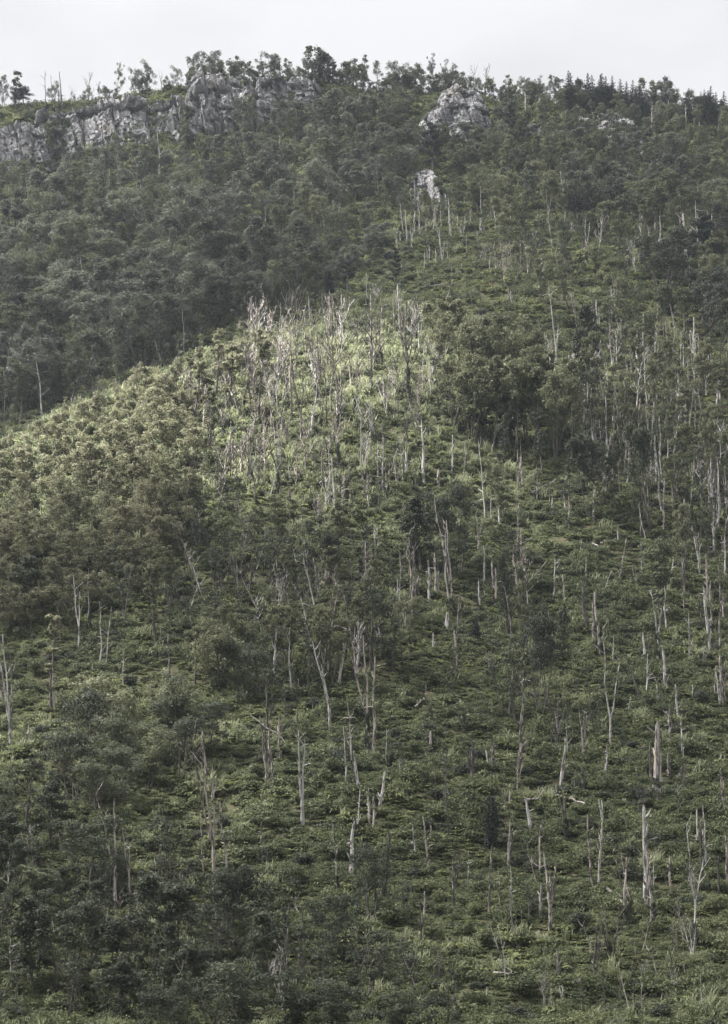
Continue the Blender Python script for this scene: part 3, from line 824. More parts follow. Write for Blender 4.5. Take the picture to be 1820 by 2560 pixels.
def snag(x, yb, yt, xt=None, w=10, kind='pole', wood=None, where=None, seed=None):
    """standing dead wood; survey px: foot (x, yb), top row yt, top column xt, stem width w in photo pixels"""
    p = hit(x * D2F, yb * D2F)
    if p is None: p = ridge(x * D2F)
    r = np.random.default_rng(int(x * 31 + yb * 7) if seed is None else seed)
    mpp = p[1] / F
    H = (yb - yt) * D2F * mpp
    if xt is None: xt = x + r.normal() * 0.04 * (yb - yt)
    dx = (xt - x) * D2F * mpp; dy = r.normal() * .05 * H
    r0 = max(0.06, w * mpp * .47 * float(np.exp(r.normal() * .22)))
    if wood is None: wood = ['pale', 'tan', 'dark'][r.choice(3, p=[.50, .28, .22])]
    mat = {'pale': W_PALE, 'tan': W_TAN, 'dark': W_DARK}[wood]
    col = {'pale': 'pale', 'tan': 'tan', 'dark': 'dark'}[wood]
    top = np.array([dx, dy, H]); base = np.array([0, 0, -.5])
    lean = dx / max(H, .1)
    ln = ' leaning left' if lean < -.09 else (' leaning right' if lean > .09 else '')
    sz = 'tall ' if H > 9 else ('short ' if H < 4.0 else '')
    loc = p
    if kind in ('pole', 'broken', 'stub'):
        g = Geo()
        P = sway(base, top, 4 if kind == 'stub' else 11, r, {'pole': .014, 'broken': .010, 'stub': .008}[kind] * r.uniform(.5, 2.2))
        tip = {'pole': .30, 'broken': .62, 'stub': .8}[kind]
        R = r0 * (np.linspace(.95, tip * .85, len(P))); R[0] *= 1.2
        g.tube(P, R, 8 if kind != 'pole' else 6, r, jag={'pole': 2.5 * r0, 'broken': 4.5 * r0, 'stub': 3.5 * r0}[kind], rough=.16)
        if kind == 'broken':
            for _ in range(int(r.integers(1, 4)) + (3 if r0 > .35 else 0)):
                f = r.uniform(.2, .8); q0 = P[int(f * 10)]; az = r.uniform(0, 6.28)
                g.tube(sway(q0, q0 + np.array([math.cos(az) * r0 * 2.0, math.sin(az) * r0 * 2, H * r.uniform(.12, .25)]), 4, r, .02), r0 * np.array([.5, .4, .3, .1]), 5, r)
        for _ in range(int(r.integers(2, 8)) if kind != 'stub' else int(r.integers(0, 2))):
            f = r.uniform(.3, .98); q0 = P[min(len(P) - 1, int(f * (len(P) - 1)))]; az = r.uniform(0, 6.28); L_ = H * r.uniform(.05, .2)
            g.tube(arc_path(q0, (math.cos(az), math.sin(az), .7), L_, 3, r, .25), np.array([.3, .24, .16, .06]) * r0 + .012, 4)
        nm = {'pole': 'slender_snag', 'broken': 'splintered_snag', 'stub': 'tree_stump'}[kind]
        o = link(nm, g.mesh(nm, [mat]), loc=loc)
        desc = f"{sz}{col} " + {'pole': 'slender snag', 'broken': 'splintered snag', 'stub': 'jagged stump'}[kind] + ln
        cat = 'stump' if kind == 'stub' else 'dead trunk'
    else:
        nm = 'dead_tree'; cat = 'dead tree'
        o = link(nm, None, loc=loc)
        if kind == 'fork':
            r0 *= .8
            fk = r.uniform(.22, .42)
            P = sway(base, np.array([dx * fk * .4, dy * fk, H * fk]), 6, r, .01)
            g = Geo(); g.tube(P, r0 * np.linspace(1.0, .8, 6), 8, r, rough=.14); link('trunk', g.mesh('trunk', [mat]), o)
            nst = int(r.integers(2, 4)); spread = .06 * H * r.uniform(.6, 1.4)
            for k in range(nst):
                g = Geo()
                off = (k - (nst - 1) / 2) / max(1, nst - 1) * 2 * spread
                tp = np.array([dx + off, dy + r.normal() * .05 * H, H * (1.0 if k == 0 else r.uniform(.68, .98))])
                Q_ = sway(P[-1] - np.array([0, 0, .15]), tp, 8, r, .016)
                Q_[1:4, 0] += off * .10
                g.tube(Q_, r0 * np.linspace(.6, .2, 8) + .01, 6, r, jag=r0 * 2, rough=.12)
                for _ in range(int(r.integers(1, 4))):
                    i = int(r.integers(3, 8)); az = r.uniform(0, 6.28)
                    g.tube(arc_path(Q_[i], (math.cos(az), math.sin(az), 1.1), H * r.uniform(.06, .16), 3, r, .2), np.array([.25, .2, .14, .05]) * r0 + .012, 4)
                link('limb', g.mesh('limb', [mat]), o)
            desc = f"{sz}{col} forked snag" + ln
        else:
            P = sway(base, top * np.array([.8, 1, .82]), 10, r, .02)
            g = Geo(); g.tube(P, r0 * np.linspace(.95, .25, 10), 7, r, jag=r0, rough=.14); link('trunk', g.mesh('trunk', [mat]), o)
            for k in range(int(r.integers(7, 11))):
                g = Geo(); f = r.uniform(.32, .98); i = min(9, int(f * 9.99)); az = k * 2.4 + r.uniform(-.4, .4)
                L_ = H * r.uniform(.22, .42) * (1.25 - .6 * f)
                B = arc_path(P[i], (math.cos(az) * .75, math.sin(az) * .75, 1.0), L_, 6, r, .13, .09)
                g.tube(B, r0 * np.linspace(.42, .08, 7) + .014, 5, r)
                for _ in range(4):
                    j = int(r.integers(2, 7)); a2 = r.uniform(0, 6.28)
                    g.tube(arc_path(B[j], (math.cos(a2) * .7, math.sin(a2) * .7, 1.1), L_ * r.uniform(.2, .45), 3, r, .15, .08), np.array([.14, .11, .08, .03]) * r0 + .012, 3)
                link('limb', g.mesh('limb', [mat]), o)
            desc = f"{sz}{col} branching snag" + ln
    if kind != 'stub' and r.uniform() < .28:
        iv = link('ivy', IVY[int(r.integers(3))], o, (0, 0, -.1))
        hh = r.uniform(.12, .4) * H; iv.scale = (.5 + 2.2 * r0, .5 + 2.2 * r0, hh)
        iv.rotation_euler = (0, 0, r.uniform(0, 6))
        iv.location = (lean * hh * .3, 0, -.1)
    reg(o, desc, cat, DEADGRP, x, yb, where)
    SNAGS.append((x, yb))
    return o


def zoomed(ox, oy, s):
    """survey lists were read off enlarged crops: crop origin (photo px) and scale"""
    def f(x, yb, yt, xt=None, w=10, kind='pole', wood=None):
        c = lambda X: (ox + X / s) / D2F
        d = lambda Y_: (oy + Y_ / s) / D2F
        snag(c(x), d(yb), d(yt), None if xt is None else c(xt), w / s, kind, wood)
    return f


# lower right
Zr = zoomed(910, 1640, 1.785)
for a_ in [(20, 440, -180, -40, 26, 'fork', 'tan'), (42, 450, 10, 50, 16, 'pole', 'tan'), (100, 500, 320, 100, 8), (297, 435, 345, 297, 15, 'broken', 'tan'), (170, 585, 475, 160, 12, 'broken', 'pale'), (578, 530, 380, 574, 15, 'broken', 'tan'),
           (560, 510, 430, 545, 11, 'stub', 'pale'), (682, 540, 80, 715, 15, 'pole', 'tan'), (1300, 640, 325, 1310, 34, 'broken', 'tan'), (1318, 640, 450, 1322, 16, 'broken', 'pale'), (1278, 560, 400, 1275, 12, 'broken', 'tan'), (1362, 420, 240, 1365, 12, 'pole', 'pale'),
           (1412, 310, 140, 1388, 22, 'broken', 'pale'), (1422, 460, 300, 1418, 9, 'pole', 'pale'), (1365, 555, 450, 1356, 20, 'broken', 'tan'), (1602, 215, 20, 1590, 20, 'broken', 'tan'), (1345, 180, -20, 1338, 16, 'broken', 'pale'), (1252, 210, -10, 1270, 10, 'pole', 'pale'),
           (1545, 580, 500, 1542, 7), (1175, 270, 180, 1190, 8, 'pole', 'pale'), (628, 700, 600, 622, 18, 'broken', 'tan'), (642, 690, 605, 652, 12, 'broken', 'tan'), (750, 815, 665, 725, 16, 'broken', 'pale'), (65, 700, 545, 92, 14, 'broken', 'pale'), (45, 780, 650, 42, 16, 'broken', 'tan'),
           (25, 760, 605, 20, 14, 'broken', 'pale'), (225, 920, 745, 218, 9), (1098, 420, -120, 1105, 12, 'fork', 'pale'), (1070, 560, 405, 1090, 14, 'pole', 'pale'), (935, 620, 560, 940, 10, 'broken', 'pale'), (965, 590, 430, 940, 6, 'pole', 'dark'),
           (1255, 245, -20, 1160, 10, 'pole', 'dark'), (335, 320, 60, 225, 12, 'pole', 'dark'), (455, 340, 100, 370, 7, 'pole', 'dark'), (375, 821, 320, 372, 9, 'pole', 'dark'), (322, 680, 450, 322, 6, 'pole', 'dark'), (360, 690, 440, 355, 6, 'pole', 'dark'), (870, 400, 250, 850, 7, 'pole', 'pale'), (912, 480, 290, 900, 6, 'pole', 'pale'), (850, 450, 170, 870, 12, 'branchy', 'dark'),
           (1590, 480, 445, 1592, 16, 'stub', 'pale'), (860, 660, 620, 858, 20, 'stub', 'dark'), (1170, 800, 700, 1165, 9, 'pole', 'dark'), (300, 840, 760, 298, 12, 'broken', 'tan'), (1485, 850, 690, 1484, 14, 'broken', 'pale'), (1515, 860, 670, 1512, 14, 'broken', 'tan'), (1465, 200, 130, 1465, 8, 'pole', 'pale'), (415, 110, -30, 413, 12, 'broken', 'tan'), (390, 80, 40, 390, 9, 'stub', 'pale')]:
    Zr(*a_)
Zb = zoomed(910, 2100, 1.785)
for a_ in [(290, 150, -95, 265, 20, 'broken', 'tan'), (465, 240, 40, 465, 9, 'pole', 'pale'), (402, 255, 140, 396, 14, 'broken', 'tan'), (830, 412, 60, 832, 15, 'fork', 'tan'), (778, 350, 245, 784, 11, 'broken', 'tan'), (607, 385, 160, 600, 8, 'pole', 'tan'), (666, 330, 120, 652, 8, 'pole', 'pale'), (195, 385, 130, 163, 10, 'pole', 'dark'),
           (265, 440, 270, 245, 7, 'pole', 'pale'), (1025, 232, -90, 990, 18, 'broken', 'tan'), (1040, 225, -70, 1068, 16, 'broken', 'tan'), (1192, 390, 20, 1125, 16, 'fork', 'tan'), (1258, 335, -130, 1250, 26, 'broken', 'pale'), (1290, 410, 20, 1262, 18, 'broken', 'tan'), (1478, 492, -60, 1480, 18, 'fork', 'pale'), (1525, 140, -80, 1518, 14, 'broken', 'pale'), (1505, 140, -30, 1500, 12, 'broken', 'dark'),
           (1095, 550, 290, 1055, 20, 'fork', 'dark'), (1110, 545, 320, 1145, 14, 'branchy', 'dark'), (1350, 610, 290, 1430, 10, 'branchy', 'dark'), (632, 620, 390, 580, 12, 'fork', 'pale'), (1200, 812, 610, 1145, 9, 'pole', 'pale'), (1222, 830, 530, 1195, 7, 'pole', 'dark'), (1243, 785, 640, 1238, 9, 'pole', 'pale'), (885, 770, 650, 878, 8, 'fork', 'pale'), (545, 705, 665, 548, 6, 'stub', 'pale'),
           (1432, 650, 500, 1422, 7, 'pole', 'pale'), (1518, 800, 615, 1500, 7, 'pole', 'pale'), (1462, 760, 680, 1460, 7), (1315, 745, 690, 1330, 8, 'pole', 'pale'), (340, 660, 470, 328, 8, 'pole', 'dark'), (250, 690, 560, 228, 7, 'pole', 'dark'), (1022, 660, 470, 1055, 12, 'branchy', 'dark'), (450, 590, 420, 380, 6, 'pole', 'dark'), (140, 320, 90, 125, 6, 'pole', 'dark'), (1296, 225, 105, 1292, 8, 'pole', 'pale'),
           (395, 800, 700, 398, 6, 'pole', 'pale'), (1080, 780, 540, 1068, 6, 'pole', 'dark'), (1395, 350, 200, 1398, 7, 'pole', 'tan'), (1448, 630, 590, 1446, 6), (105, 780, 735, 85, 8, 'stub', 'pale'), (705, 390, 300, 700, 5), (735, 390, 180, 735, 6, 'branchy', 'dark'), (1620, 215, 0, 1612, 14, 'broken', 'tan'), (120, 520, 450, 108, 6, 'pole', 'pale'), (65, 370, 100, 45, 16, 'pole', 'dark'), (30, 400, 180, 8, 12, 'pole', 'dark')]:
    Zb(*a_)
# lower left
Zl = zoomed(0, 2100, 1.785)
for a_ in [(712, 312, 80, 686, 10, 'pole', 'pale'), (784, 292, 205, 782, 10, 'broken', 'tan'), (806, 200, 158, 801, 10, 'stub', 'tan'), (1066, 295, 228, 1070, 13, 'broken', 'pale'), (962, 330, -420, 905, 26, 'fork', 'tan'), (1010, 280, -160, 985, 18, 'pole', 'tan'), (915, 180, -140, 885, 13, 'pole', 'tan'), (1502, 262, -60, 1490, 8, 'pole', 'pale'), (1168, 45, -60, 1166, 13, 'broken', 'tan'),
           (518, 330, -200, 470, 16, 'fork', 'tan'), (578, 265, -60, 560, 13, 'fork', 'tan'), (527, 222, 95, 520, 9, 'pole', 'pale'), (622, 370, 220, 608, 8, 'pole', 'tan'), (445, 470, 235, 435, 10, 'branchy', 'tan'), (472, 460, 250, 482, 8, 'pole', 'pale'), (228, 555, 310, 188, 11, 'fork', 'tan'), (52, 682, 385, 33, 9, 'pole', 'pale'), (603, 702, 612, 601, 6, 'pole', 'pale'), (355, 705, 460, 338, 8, 'pole', 'tan'),
           (112, 125, -60, 85, 18, 'fork', 'tan'), (272, 60, -110, 235, 14, 'fork', 'tan'), (640, 605, 380, 595, 9, 'pole', 'dark'), (1345, 352, 298, 1315, 10, 'stub', 'pale'), (1360, 470, 330, 1352, 9, 'pole', 'dark'), (440, 105, 60, 438, 12, 'stub', 'pale'), (1035, 285, 200, 1030, 10, 'broken', 'dark'), (260, 640, 430, 262, 8, 'pole', 'dark'), (320, 560, 500, 315, 8, 'broken', 'dark'), (1490, 520, 300, 1480, 8, 'pole', 'dark'),
           (1530, 550, 380, 1500, 6, 'pole', 'dark'), (575, 520, 400, 565, 5), (985, 500, 420, 975, 7, 'pole', 'dark'), (250, 450, 330, 232, 6, 'pole', 'pale'), (690, 700, 600, 676, 5, 'pole', 'pale'), (1390, 400, 360, 1386, 12, 'stub', 'tan'), (930, 470, 390, 935, 8, 'pole', 'tan'), (1200, 370, 330, 1215, 14, 'stub', 'dark')]:
    Zl(*a_)
Zm = zoomed(0, 1640, 1.785)
for a_ in [(48, 425, -100, 18, 16, 'fork', 'pale'), (8, 200, 60, 0, 12, 'broken', 'tan'), (134, 425, 318, 127, 14, 'broken', 'pale'), (1268, 305, 130, 1266, 9, 'pole', 'tan'), (1302, 192, -120, 1288, 8, 'pole', 'pale'), (1475, 352, -60, 1415, 17, 'fork', 'pale'), (1192, 605, 285, 1180, 20, 'fork', 'tan'), (1210, 610, 295, 1208, 15, 'pole', 'tan'), (1254, 475, 283, 1243, 15, 'broken', 'tan'),
           (1350, 757, 345, 1345, 20, 'fork', 'pale'), (1607, 612, 440, 1580, 18, 'broken', 'pale'), (1572, 520, 220, 1552, 10, 'pole', 'tan'), (925, 565, 350, 905, 13, 'broken', 'tan'), (1295, 320, 265, 1294, 5), (846, 460, 350, 846, 6, 'pole', 'pale'), (245, 265, 60, 232, 12, 'broken', 'tan'), (1335, 165, 110, 1330, 5), (415, 120, 40, 410, 6, 'pole', 'pale')]:
    Zm(*a_)
# middle
Z5 = zoomed(0, 1100, 1.785)
for a_ in [(353, 964, 590, 335, 12, 'fork', 'pale'), (403, 870, 580, 390, 8, 'pole', 'pale'), (448, 1030, 725, 440, 8, 'pole', 'pale'), (470, 1040, 755, 497, 7, 'pole', 'pale'), (857, 852, 758, 848, 9, 'broken', 'tan'), (716, 925, 840, 716, 8, 'pole', 'pale'), (550, 1110, 930, 548, 7, 'pole', 'pale'), (758, 1050, 870, 750, 10, 'broken', 'tan'), (1408, 760, 530, 1358, 8, 'pole', 'pale'), (1132, 835, 710, 1180, 7, 'fork', 'pale'), (1488, 650, 545, 1492, 8, 'fork', 'pale'), (910, 462, 340, 860, 10, 'branchy', 'dark'),
           (930, 780, 640, 860, 6, 'pole', 'pale'), (612, 480, 190, 606, 8, 'pole', 'tan'), (55, 560, 420, 52, 6, 'pole', 'pale'), (266, 910, 800, 268, 6), (505, 870, 770, 528, 6, 'pole', 'dark'), (1012, 900, 720, 1000, 6, 'pole', 'dark'), (1242, 720, 560, 1220, 6, 'pole', 'pale'), (1105, 860, 680, 1110, 6, 'pole', 'dark')]:
    Z5(*a_)
Z6 = zoomed(910, 1100, 1.785)
for a_ in [(267, 205, -80, 257, 13, 'pole', 'pale'), (190, 192, 50, 188, 11, 'broken', 'pale'), (394, 182, -10, 393, 13, 'broken', 'pale'), (82, 245, -30, 84, 10, 'pole', 'tan'), (542, 370, 5, 514, 10, 'pole', 'pale'), (604, 412, 315, 602, 14, 'broken', 'pale'), (183, 430, 295, 175, 13, 'broken', 'tan'), (690, 250, -60, 680, 10, 'pole', 'tan'), (697, 240, 0, 697, 10, 'pole', 'tan'), (1388, 415, 95, 1384, 11, 'pole', 'tan'),
           (1425, 695, 270, 1432, 15, 'broken', 'tan'), (1447, 495, 300, 1452, 10, 'pole', 'pale'), (292, 748, 555, 288, 15, 'broken', 'pale'), (397, 790, 255, 342, 16, 'fork', 'tan'), (378, 745, 400, 362, 10, 'pole', 'pale'), (214, 835, 530, 225, 16, 'fork', 'tan'), (515, 775, 640, 512, 12, 'broken', 'pale'), (702, 765, 535, 668, 17, 'broken', 'tan'), (840, 735, 535, 852, 10, 'pole', 'pale'), (373, 865, 795, 372, 22, 'stub', 'pale'), (410, 985, 858, 404, 13, 'broken', 'tan'),
           (998, 870, 640, 975, 20, 'broken', 'dark'), (1052, 960, 685, 1030, 20, 'broken', 'tan'), (1025, 900, 740, 1020, 14, 'broken', 'tan'), (1312, 990, 680, 1300, 11, 'fork', 'pale'), (1352, 862, 660, 1338, 9, 'pole', 'pale'), (1503, 858, 692, 1495, 13, 'broken', 'tan'), (1455, 1000, 775, 1445, 9, 'pole', 'pale'), (1533, 765, 525, 1523, 14, 'broken', 'tan'), (1552, 905, 640, 1545, 12, 'broken', 'pale'), (1580, 405, 100, 1572, 11, 'pole', 'pale'), (1552, 270, 110, 1552, 18, 'broken', 'pale'),
           (1262, 455, 290, 1225, 7, 'pole', 'pale'), (1132, 462, 392, 1132, 11, 'broken', 'pale'), (1060, 700, 575, 1110, 7, 'pole', 'pale'), (970, 535, 450, 970, 9, 'pole', 'pale'), (988, 665, 540, 992, 12, 'broken', 'tan'), (1243, 610, 455, 1236, 10, 'broken', 'pale'), (1500, 640, 390, 1478, 8, 'fork', 'pale'), (1615, 640, 440, 1612, 10, 'pole', 'pale'), (1365, 680, 520, 1380, 10, 'pole', 'pale'), (828, 330, 230, 826, 8, 'pole', 'pale'), (842, 340, 235, 840, 7), (772, 280, 120, 770, 6, 'pole', 'pale'),
           (1110, 195, 130, 1108, 9, 'broken', 'pale'), (1080, 210, 140, 1078, 9, 'broken', 'tan'), (1185, 200, 60, 1186, 9, 'pole', 'tan'), (1360, 320, 230, 1358, 7), (1027, 365, 200, 1026, 12, 'pole', 'tan'), (1330, 330, 60, 1300, 9, 'pole', 'pale'), (150, 230, 110, 140, 12, 'broken', 'tan'), (235, 215, 140, 225, 10, 'broken', 'tan'), (335, 220, 140, 330, 9, 'broken', 'tan'), (150, 700, 620, 148, 9, 'pole', 'pale'), (130, 620, 500, 110, 8, 'pole', 'dark'), (335, 700, 600, 330, 8, 'broken', 'pale'), (480, 440, 420, 480, 9, 'stub', 'pale'),
           (640, 860, 600, 636, 12, 'pole', 'dark'), (735, 790, 470, 715, 12, 'branchy', 'tan'), (1110, 985, 880, 1112, 9, 'pole', 'pale'), (1270, 960, 870, 1268, 8), (1590, 960, 780, 1580, 12, 'broken', 'pale'), (1600, 830, 700, 1605, 14, 'broken', 'tan'), (310, 945, 870, 308, 12, 'broken', 'pale'), (795, 660, 510, 790, 9, 'pole', 'dark'), (1205, 330, 240, 1200, 14, 'broken', 'tan'), (755, 880, 800, 745, 14, 'stub', 'pale')]:
    Z6(*a_)
# the knoll
K1 = zoomed(500, 740, 2.9)
for a_ in [(1240, 780, 60, 1235, 26, 'branchy', 'dark'), (1245, 1040, 780, 1185, 16, 'pole', 'tan'), (1510, 745, 190, 1485, 26, 'branchy', 'tan'), (945, 880, 190, 960, 16, 'branchy', 'tan'), (735, 1050, 380, 700, 16, 'fork', 'tan'), (518, 1010, 460, 500, 22, 'fork', 'tan'), (632, 770, 370, 600, 20, 'branchy', 'tan'), (822, 600, 150, 805, 16, 'branchy', 'tan'), (1312, 500, 200, 1300, 22, 'pole', 'dark'), (1262, 535, 370, 1258, 13, 'broken', 'pale'), (782, 715, 610, 780, 13, 'broken', 'pale'),
           (1100, 655, 520, 1082, 12, 'broken', 'pale'), (1145, 460, 110, 1138, 14, 'branchy', 'tan'), (312, 915, 530, 310, 11, 'pole', 'tan'), (282, 880, 550, 235, 11, 'pole', 'tan'), (180, 785, 585, 182, 14, 'pole', 'tan'), (388, 880, 590, 345, 12, 'pole', 'dark'), (1172, 1010, 885, 1162, 13, 'broken', 'pale'), (1442, 950, 470, 1420, 14, 'branchy', 'dark'), (612, 1010, 830, 588, 12, 'branchy', 'tan'), (1020, 1045, 560, 1005, 9, 'fork', 'tan'), (680, 240, 0, 605, 10, 'fork', 'pale'), (828, 240, 10, 785, 9, 'pole', 'pale'),
           (1420, 300, 40, 1402, 12, 'pole', 'pale'), (1445, 290, -20, 1440, 12, 'fork', 'pale'), (1480, 330, 60, 1488, 10, 'pole', 'pale'), (1560, 340, -10, 1556, 14, 'branchy', 'pale'), (1505, 300, 150, 1503, 10, 'pole', 'pale'), (1340, 280, 90, 1332, 10, 'pole', 'tan'), (410, 1040, 850, 400, 14, 'pole', 'dark'), (870, 760, 430, 850, 10, 'fork', 'tan'), (920, 960, 360, 910, 12, 'branchy', 'tan'), (1000, 420, 180, 990, 8, 'pole', 'pale'), (960, 330, 60, 955, 9, 'pole', 'tan'), (1080, 420, 170, 1065, 9, 'branchy', 'tan'), (1200, 380, 120, 1195, 10, 'pole', 'tan'),
           (40, 1000, 480, 8, 12, 'pole', 'tan'), (60, 960, 500, 40, 12, 'fork', 'tan'), (100, 1040, 800, 85, 12, 'pole', 'tan'), (215, 930, 700, 210, 10, 'pole', 'tan'), (240, 1000, 780, 200, 9, 'pole', 'dark'), (350, 990, 820, 348, 8, 'pole', 'tan'), (480, 860, 440, 485, 9, 'pole', 'tan'), (560, 720, 400, 540, 9, 'branchy', 'dark'), (700, 560, 200, 690, 10, 'branchy', 'tan'), (755, 420, 130, 730, 8, 'pole', 'pale'), (1090, 560, 420, 1088, 8), (1355, 560, 430, 1352, 7), (1465, 760, 560, 1462, 8, 'pole', 'dark'), (1610, 330, 120, 1600, 10, 'pole', 'pale'),
           (1480, 860, 700, 1600, 7, 'branchy', 'dark'), (1320, 1000, 930, 1325, 10, 'broken', 'tan'), (830, 960, 780, 825, 9, 'pole', 'tan'), (670, 900, 740, 665, 8, 'pole', 'tan'), (1595, 700, 560, 1580, 6), (1020, 700, 600, 1018, 6), (975, 620, 470, 985, 18, 'fork', 'dark'), (1530, 350, 100, 1528, 9, 'branchy', 'pale'), (1590, 420, 190, 1588, 11, 'pole', 'pale'), (1270, 430, 150, 1280, 9, 'branchy', 'tan')]:
    if len(a_) > 6 and a_[6] == 'tan' and (a_[0] * 7 + a_[1]) % 10 < 6: a_ = a_[:6] + ('dark',)
    K1(*a_)
K2 = zoomed(500, 1100, 2.9)
for a_ in [(405, 470, 20, 320, 22, 'fork', 'dark'), (415, 400, 20, 440, 12, 'branchy', 'dark'), (135, 330, -40, 112, 16, 'fork', 'tan'), (570, 400, -60, 520, 16, 'fork', 'tan'), (665, 590, 390, 590, 12, 'pole', 'pale'), (905, 445, 60, 882, 22, 'pole', 'tan'), (936, 395, -30, 940, 14, 'pole', 'tan'), (700, 145, -20, 690, 13, 'pole', 'tan'), (1203, 465, 50, 1170, 14, 'pole', 'dark'), (1110, 470, 90, 1075, 15, 'pole', 'dark'), (1075, 490, 150, 985, 12, 'pole', 'dark'),
           (1290, 295, 25, 1285, 16, 'broken', 'pale'), (1328, 405, -30, 1326, 16, 'pole', 'pale'), (1302, 530, 320, 1306, 19, 'broken', 'tan'), (1503, 315, 80, 1495, 19, 'broken', 'pale'), (1438, 390, 180, 1408, 18, 'broken', 'tan'), (1585, 355, 235, 1558, 14, 'broken', 'tan'), (1490, 695, 490, 1472, 22, 'broken', 'pale'), (972, 425, 315, 970, 12, 'broken', 'pale'), (915, 660, 500, 895, 9, 'pole', 'pale'), (1042, 640, 320, 1022, 9, 'pole', 'pale'), (650, 330, 180, 648, 16, 'fork', 'pale'), (660, 480, 330, 640, 22, 'broken', 'dark'),
           (722, 1040, 640, 645, 9, 'pole', 'pale'), (795, 1040, 640, 738, 9, 'pole', 'pale'), (965, 1040, 880, 985, 9, 'fork', 'pale'), (1550, 1045, 855, 1545, 14, 'broken', 'tan'), (1405, 1045, 835, 1368, 10, 'pole', 'tan'), (540, 1045, 780, 470, 9, 'pole', 'dark'), (300, 620, 440, 260, 12, 'branchy', 'dark'), (240, 610, 420, 180, 10, 'branchy', 'dark'), (760, 140, -40, 750, 12, 'pole', 'tan'), (25, 160, -60, 20, 9, 'pole', 'tan'), (215, 330, 150, 225, 14, 'pole', 'dark'), (310, 260, 30, 300, 9, 'pole', 'tan'), (750, 900, 640, 730, 8, 'pole', 'tan'),
           (1270, 790, 640, 1265, 8, 'pole', 'pale'), (1290, 820, 640, 1288, 9, 'pole', 'pale'), (1130, 820, 640, 1080, 10, 'pole', 'tan'), (810, 960, 780, 795, 9, 'pole', 'tan'), (1200, 960, 880, 1195, 10, 'pole', 'pale'), (1235, 150, -20, 1245, 14, 'pole', 'dark'), (1140, 440, 320, 1142, 7, 'pole', 'dark'), (35, 740, 580, 0, 8, 'pole', 'tan'), (1500, 60, -160, 1500, 12, 'pole', 'dark'), (880, 150, -60, 860, 18, 'pole', 'tan')]:
    if len(a_) > 6 and a_[6] == 'tan' and (a_[0] * 7 + a_[1]) % 10 < 6: a_ = a_[:6] + ('dark',)
    K2(*a_)
# right of the knoll
K3 = zoomed(1260, 740, 2.9)
for a_ in [(388, 505, -40, 322, 11, 'pole', 'pale'), (252, 385, 145, 250, 9, 'pole', 'pale'), (296, 495, 250, 295, 9, 'pole', 'pale'), (336, 505, 280, 318, 14, 'fork', 'pale'), (730, 900, 520, 700, 16, 'fork', 'pale'), (712, 560, -20, 640, 12, 'pole', 'dark'), (790, 620, 110, 758, 10, 'pole', 'pale'), (874, 850, 535, 864, 14, 'pole', 'tan'), (862, 915, 770, 856, 16, 'broken', 'tan'), (897, 630, 515, 890, 15, 'broken', 'pale'), (940, 585, 370, 925, 20, 'broken', 'pale'), (1038, 800, 125, 1005, 15, 'pole', 'pale'),
           (1045, 1050, 790, 1030, 18, 'fork', 'pale'), (1075, 1050, 870, 1080, 14, 'broken', 'pale'), (1095, 440, 215, 1100, 12, 'broken', 'pale'), (1120, 530, 395, 1116, 12, 'broken', 'pale'), (1185, 620, 350, 1170, 14, 'fork', 'pale'), (1165, 965, 680, 1195, 11, 'pole', 'pale'), (1392, 610, 255, 1380, 14, 'fork', 'pale'), (1425, 600, 270, 1412, 11, 'pole', 'pale'), (1483, 605, 300, 1482, 14, 'broken', 'pale'), (1302, 1045, 795, 1285, 13, 'pole', 'tan'), (1340, 630, 460, 1328, 11, 'broken', 'pale'), (1458, 1040, 670, 1408, 10, 'pole', 'pale'), (1490, 1045, 890, 1480, 9),
           (1110, 925, 590, 1105, 9, 'pole', 'dark'), (502, 510, 335, 498, 11, 'pole', 'pale'), (472, 505, 445, 468, 14, 'broken', 'pale'), (435, 470, 375, 434, 9), (605, 360, 260, 604, 10, 'broken', 'tan'), (1008, 420, 200, 1006, 16, 'broken', 'pale'), (1030, 490, 360, 1032, 14, 'broken', 'pale'), (990, 380, 310, 988, 14, 'broken', 'pale'), (850, 360, 150, 828, 10, 'fork', 'pale'), (1285, 600, 250, 1283, 11, 'pole', 'pale'), (1330, 380, 210, 1328, 13, 'pole', 'dark'), (1300, 560, 360, 1302, 10, 'broken', 'pale'), (1225, 480, 400, 1224, 12, 'broken', 'pale'), (820, 830, 640, 800, 9, 'pole', 'tan'), (1240, 700, 500, 1236, 8),
           (578, 1040, 760, 578, 11, 'broken', 'pale'), (615, 900, 640, 605, 14, 'broken', 'pale'), (450, 860, 780, 450, 8), (1340, 1040, 910, 1335, 9), (995, 960, 800, 1000, 12, 'broken', 'pale'), (1570, 560, 380, 1565, 12, 'pole', 'dark'), (1600, 960, 760, 1570, 10, 'branchy', 'dark'), (1540, 700, 540, 1530, 9, 'branchy', 'dark'), (780, 440, 240, 770, 9, 'pole', 'pale'), (960, 440, 380, 958, 10, 'broken', 'pale'), (1610, 500, 390, 1612, 9, 'pole', 'pale'), (75, 1045, 950, 70, 10, 'broken', 'tan'), (480, 960, 860, 485, 9, 'pole', 'pale'), (60, 110, -20, 55, 13, 'fork', 'pale')]:
    K3(*a_)
K4 = zoomed(910, 560, 1.785)
